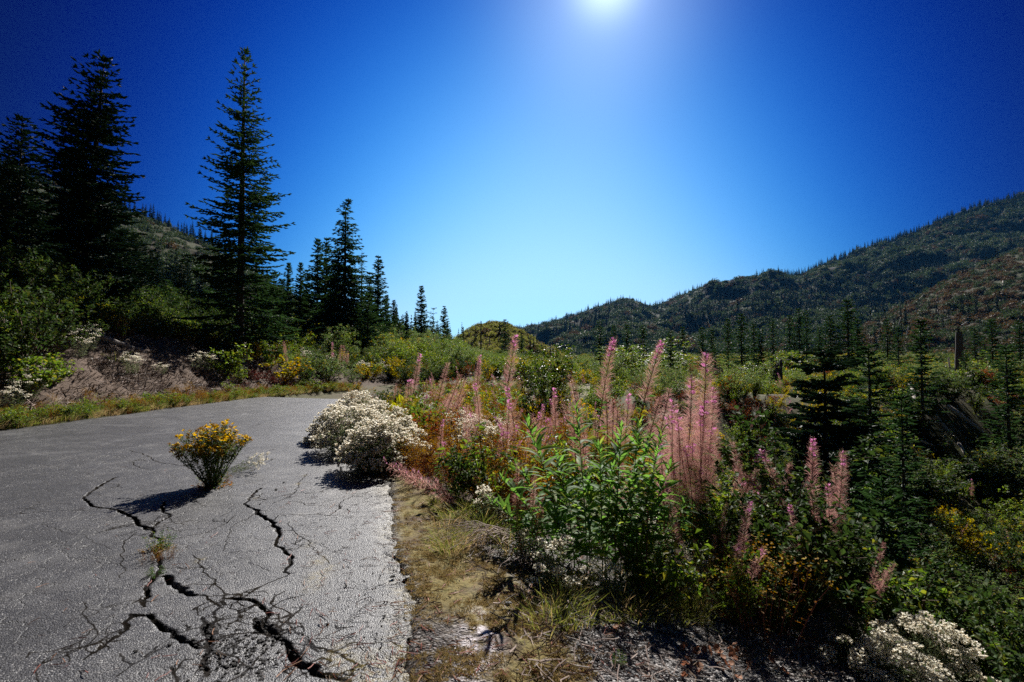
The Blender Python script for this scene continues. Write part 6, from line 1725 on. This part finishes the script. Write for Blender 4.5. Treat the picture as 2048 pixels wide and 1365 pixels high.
M_TAR = plain_mat('tar_black_asphalt', (.018, .017, .017), (.05, .047, .045), 60, .8, .5, .005)
STONES = [stone_mesh(801 + k) for k in range(8)]
templates('gravel', STONES)
P = pts_in(1090, 1720, 1180, 1364, 4000, lambda p: road_dist(p.x, p.y)[0] > .75)
scatter('gravel', 'gravel', P + [0, 0, .002], 'small angular stones covering the shoulder slope', 'gravel', rg.uniform(.0035, .0135, len(P)), rg.uniform(0, 6, (len(P), 3)))
P = pts_in(640, 1000, 1130, 1364, 500, lambda p: -.35 < road_dist(p.x, p.y)[0] < .5)
scatter('asphalt_crumbs', 'gravel', P + [0, 0, .002], 'fine loose grit along the crumbling asphalt edge', 'gravel', rg.uniform(.002, .006, len(P)), rg.uniform(0, 6, (len(P), 3)))
P = np.concatenate([pts_in(60, 790, 900, 1364, 160), pts_in(560, 800, 960, 1364, 260)])
P = P[road_dist(P[:, 0], P[:, 1])[0] < -.02]
scatter('road_litter', 'needle_litter', P + [0, 0, .004], 'needles and dry bits blown over the asphalt', 'litter', rg.uniform(.25, .8, len(P)), flat_rot(len(P), None, .1))
P = np.array([tuple(at(.414 * rg.normal(1160, 110), 800 + .414 * rg.normal(1190, 95))) for _ in range(420)])
templates('rubble', [stone_mesh(870 + k, .5, M_TAR) for k in range(5)])
scatter('asphalt_rubble', 'rubble', P + [0, 0, .001], 'dark broken bits of asphalt in the crumbled patch of the road', 'rubble', rg.uniform(.003, .011, len(P)), flat_rot(len(P)))
P = pts_in(1180, 1680, 1200, 1362, 80, lambda p: road_dist(p.x, p.y)[0] > .85)
for p in P:
    o = link('stone', STONES[int(rg.integers(8))]); o.location = p + [0, 0, .004]; q = float(rg.uniform(.011, .024)); o.scale = (q, q, q); o.rotation_euler = rg.uniform(0, 6, 3)
    tag(o, 'larger grey stone lying on the gravel slope', 'stone', 'larger stones on the gravel slope')
o = link('stone', STONES[2]); o.location = at(1017, 1210) + Vector((0, 0, .01)); o.scale = (.02, .014, .014); tag(o, 'single bluish stone lying on the moss', 'stone')
CR_ = [raw_mesh('crumb', *(lambda me: (np.array([tuple(v.co) for v in me.vertices]), np.array([list(f.vertices) for f in me.polygons])))(s), M_TAR, False) for s in STONES[:4]]
for k, (px, py, s, lab) in enumerate([(785, 1156, .024, 'biggest black asphalt crumb at the road edge'), (692, 1173, .013, 'black asphalt crumb a little in from the road edge'), (568, 966, .014, 'black crumb on the road past the yellow wort, first of a pair'), (552, 981, .020, 'black crumb on the road past the yellow wort, second of a pair'),
                                      (520, 1010, .012, 'black crumb near the top of the forked crack'), (678, 1198, .010, 'small black crumb below another in the bright part of the road'), (655, 1250, .012, 'black crumb beside the mossy crack'), (768, 1234, .011, 'black crumb by the crumbling road edge'), (340, 1292, .014, 'black crumb low on the road near the long crack'), (272, 1305, .014, 'black crumb lowest on the dark side of the road'), (705, 890, .030, 'pale grey pebble in the shade of the white bush'), (640, 870, .012, 'tiny black crumb by the outlying white sprig')]):
    o = link('asphalt_crumb', CR_[k % 4] if k != 10 else STONES[3]); o.location = at(px, py) + Vector((0, 0, s * .35)); o.scale = (s, s * .8, s * .7); o.rotation_euler = (rg.normal(0, .3), rg.normal(0, .3), rg.uniform(0, 6)); tag(o, lab, 'asphalt crumb' if k != 10 else 'pebble')


def curl_leaf(seed, L):
    rg2 = np.random.default_rng(seed); n = 5; V = []; Fc = []
    for i in range(n):
        q = i / (n - 1); w = L * .34 * math.sin(math.pi * (.08 + .9 * q)); z = L * .45 * (q - .5) ** 2 * rg2.uniform(.6, 1.6)
        for s in (-1, 0, 1): V.append((L * (q - .5), s * w, z + abs(s) * w * rg2.uniform(.3, 1.0)))
    for i in range(n - 1):
        for j in (0, 1): a = i * 3 + j; Fc += [(a, a + 3, a + 4), (a, a + 4, a + 1)]
    return raw_mesh('dry_leaf', np.array(V), np.array(Fc), M_DRYLEAF, True, np.full(len(Fc), rg2.random()))


DL = [curl_leaf(821 + k, .045) for k in range(6)]
P = np.concatenate([pts_in(1350, 1480, 1300, 1362, 30), pts_in(1450, 1580, 1290, 1350, 10), pts_in(1050, 1130, 1180, 1215, 7), pts_in(1230, 1280, 1240, 1290, 5)])
for p in P:
    o = link('dry_leaf', DL[int(rg.integers(6))]); o.location = p + [0, 0, rg.uniform(.008, .03)]; o.rotation_euler = (rg.normal(0, .5), rg.normal(0, .5), rg.uniform(0, 6)); q = float(rg.uniform(.7, 1.3)); o.scale = (q, q, q)
    tag(o, 'curled brown dead leaf on the shoulder gravel', 'dead leaf', 'dead leaves on the gravel')


# fans of dead stalks
def dead_fan(px, py, tx, ty, n, spread, L, label, seed):
    p = at(px, py); e = at(tx, ty); rg2 = np.random.default_rng(seed); a0 = math.atan2(e.y - p.y, e.x - p.x)
    t = thing('dead_stalk_fan', label, 'dead stalks', (p.x, p.y, p.z), 0, 1.0, 'fans of dead stalks')
    for k in range(n):
        a = a0 + rg2.normal(0, spread); l = L * rg2.uniform(.35, 1.05); q = np.linspace(0, 1, 6)
        P = np.stack([math.cos(a) * l * q, math.sin(a) * l * q, .03 + .35 * l * q * (1 - q) * rg2.uniform(.3, 1.5) + rg2.uniform(0, .05)], 1) + rg2.normal(0, .012, (6, 3)) * q[:, None]
        P[:, 0] += rg2.normal(0, .04); P[:, 1] += rg2.normal(0, .05)
        gz = H(P[:, 0] + p.x, P[:, 1] + p.y) - p.z; P[:, 2] = np.maximum(P[:, 2], .006) + gz
        m = MB(); m.tube(P, np.linspace(.0032, .0014, 6), 4, cap=False); link('stalk', m.mesh('stalk', M_STRAW, True), t)


dead_fan(1010, 1085, 865, 1112, 60, .35, .55, 'pale fan of dead stalks spilling over the moss toward the road', 841)
dead_fan(1060, 1125, 1030, 1225, 45, .45, .36, 'dead stalks hanging down before the white flower heads', 842)
dead_fan(1340, 1140, 1480, 1215, 55, .5, .40, 'dead stalks lying down the slope behind the gravel', 843)
dead_fan(1290, 1120, 1330, 1190, 35, .8, .34, 'dark tangle of dead stalks under the leafy clump', 844)
put(H_GREEN[2], 1240, 1332, 'single fresh green seedling on the edge of the gravel', 'seedling', .10, None, .9)

# ------------------------------------------------------------------ air
def haze():
    x0, x1, y0, y1, z0, z1 = -2750, 2750, -2750, 2750, -30, 315
    V = np.array([(x, y, z) for x in (x0, x1) for y in (y0, y1) for z in (z0, z1)], float)
    Fc = np.array([(0, 1, 3, 2), (4, 6, 7, 5), (0, 4, 5, 1), (2, 3, 7, 6), (0, 2, 6, 4), (1, 5, 7, 3)])
    t = NT('mountain_air')
    v = t.n.new('ShaderNodeVolumePrincipled'); v.inputs['Color'].default_value = (.10, .42, 1.0, 1); v.inputs['Density'].default_value = HAZE; v.inputs['Anisotropy'].default_value = .0
    t.l.new(v.outputs[0], t.out.inputs['Volume'])
    o = link('haze', raw_mesh('haze', V, Fc, t.m)); tag(o, kind='stuff')


HAZE = 0.00005
if HAZE > 0: haze()
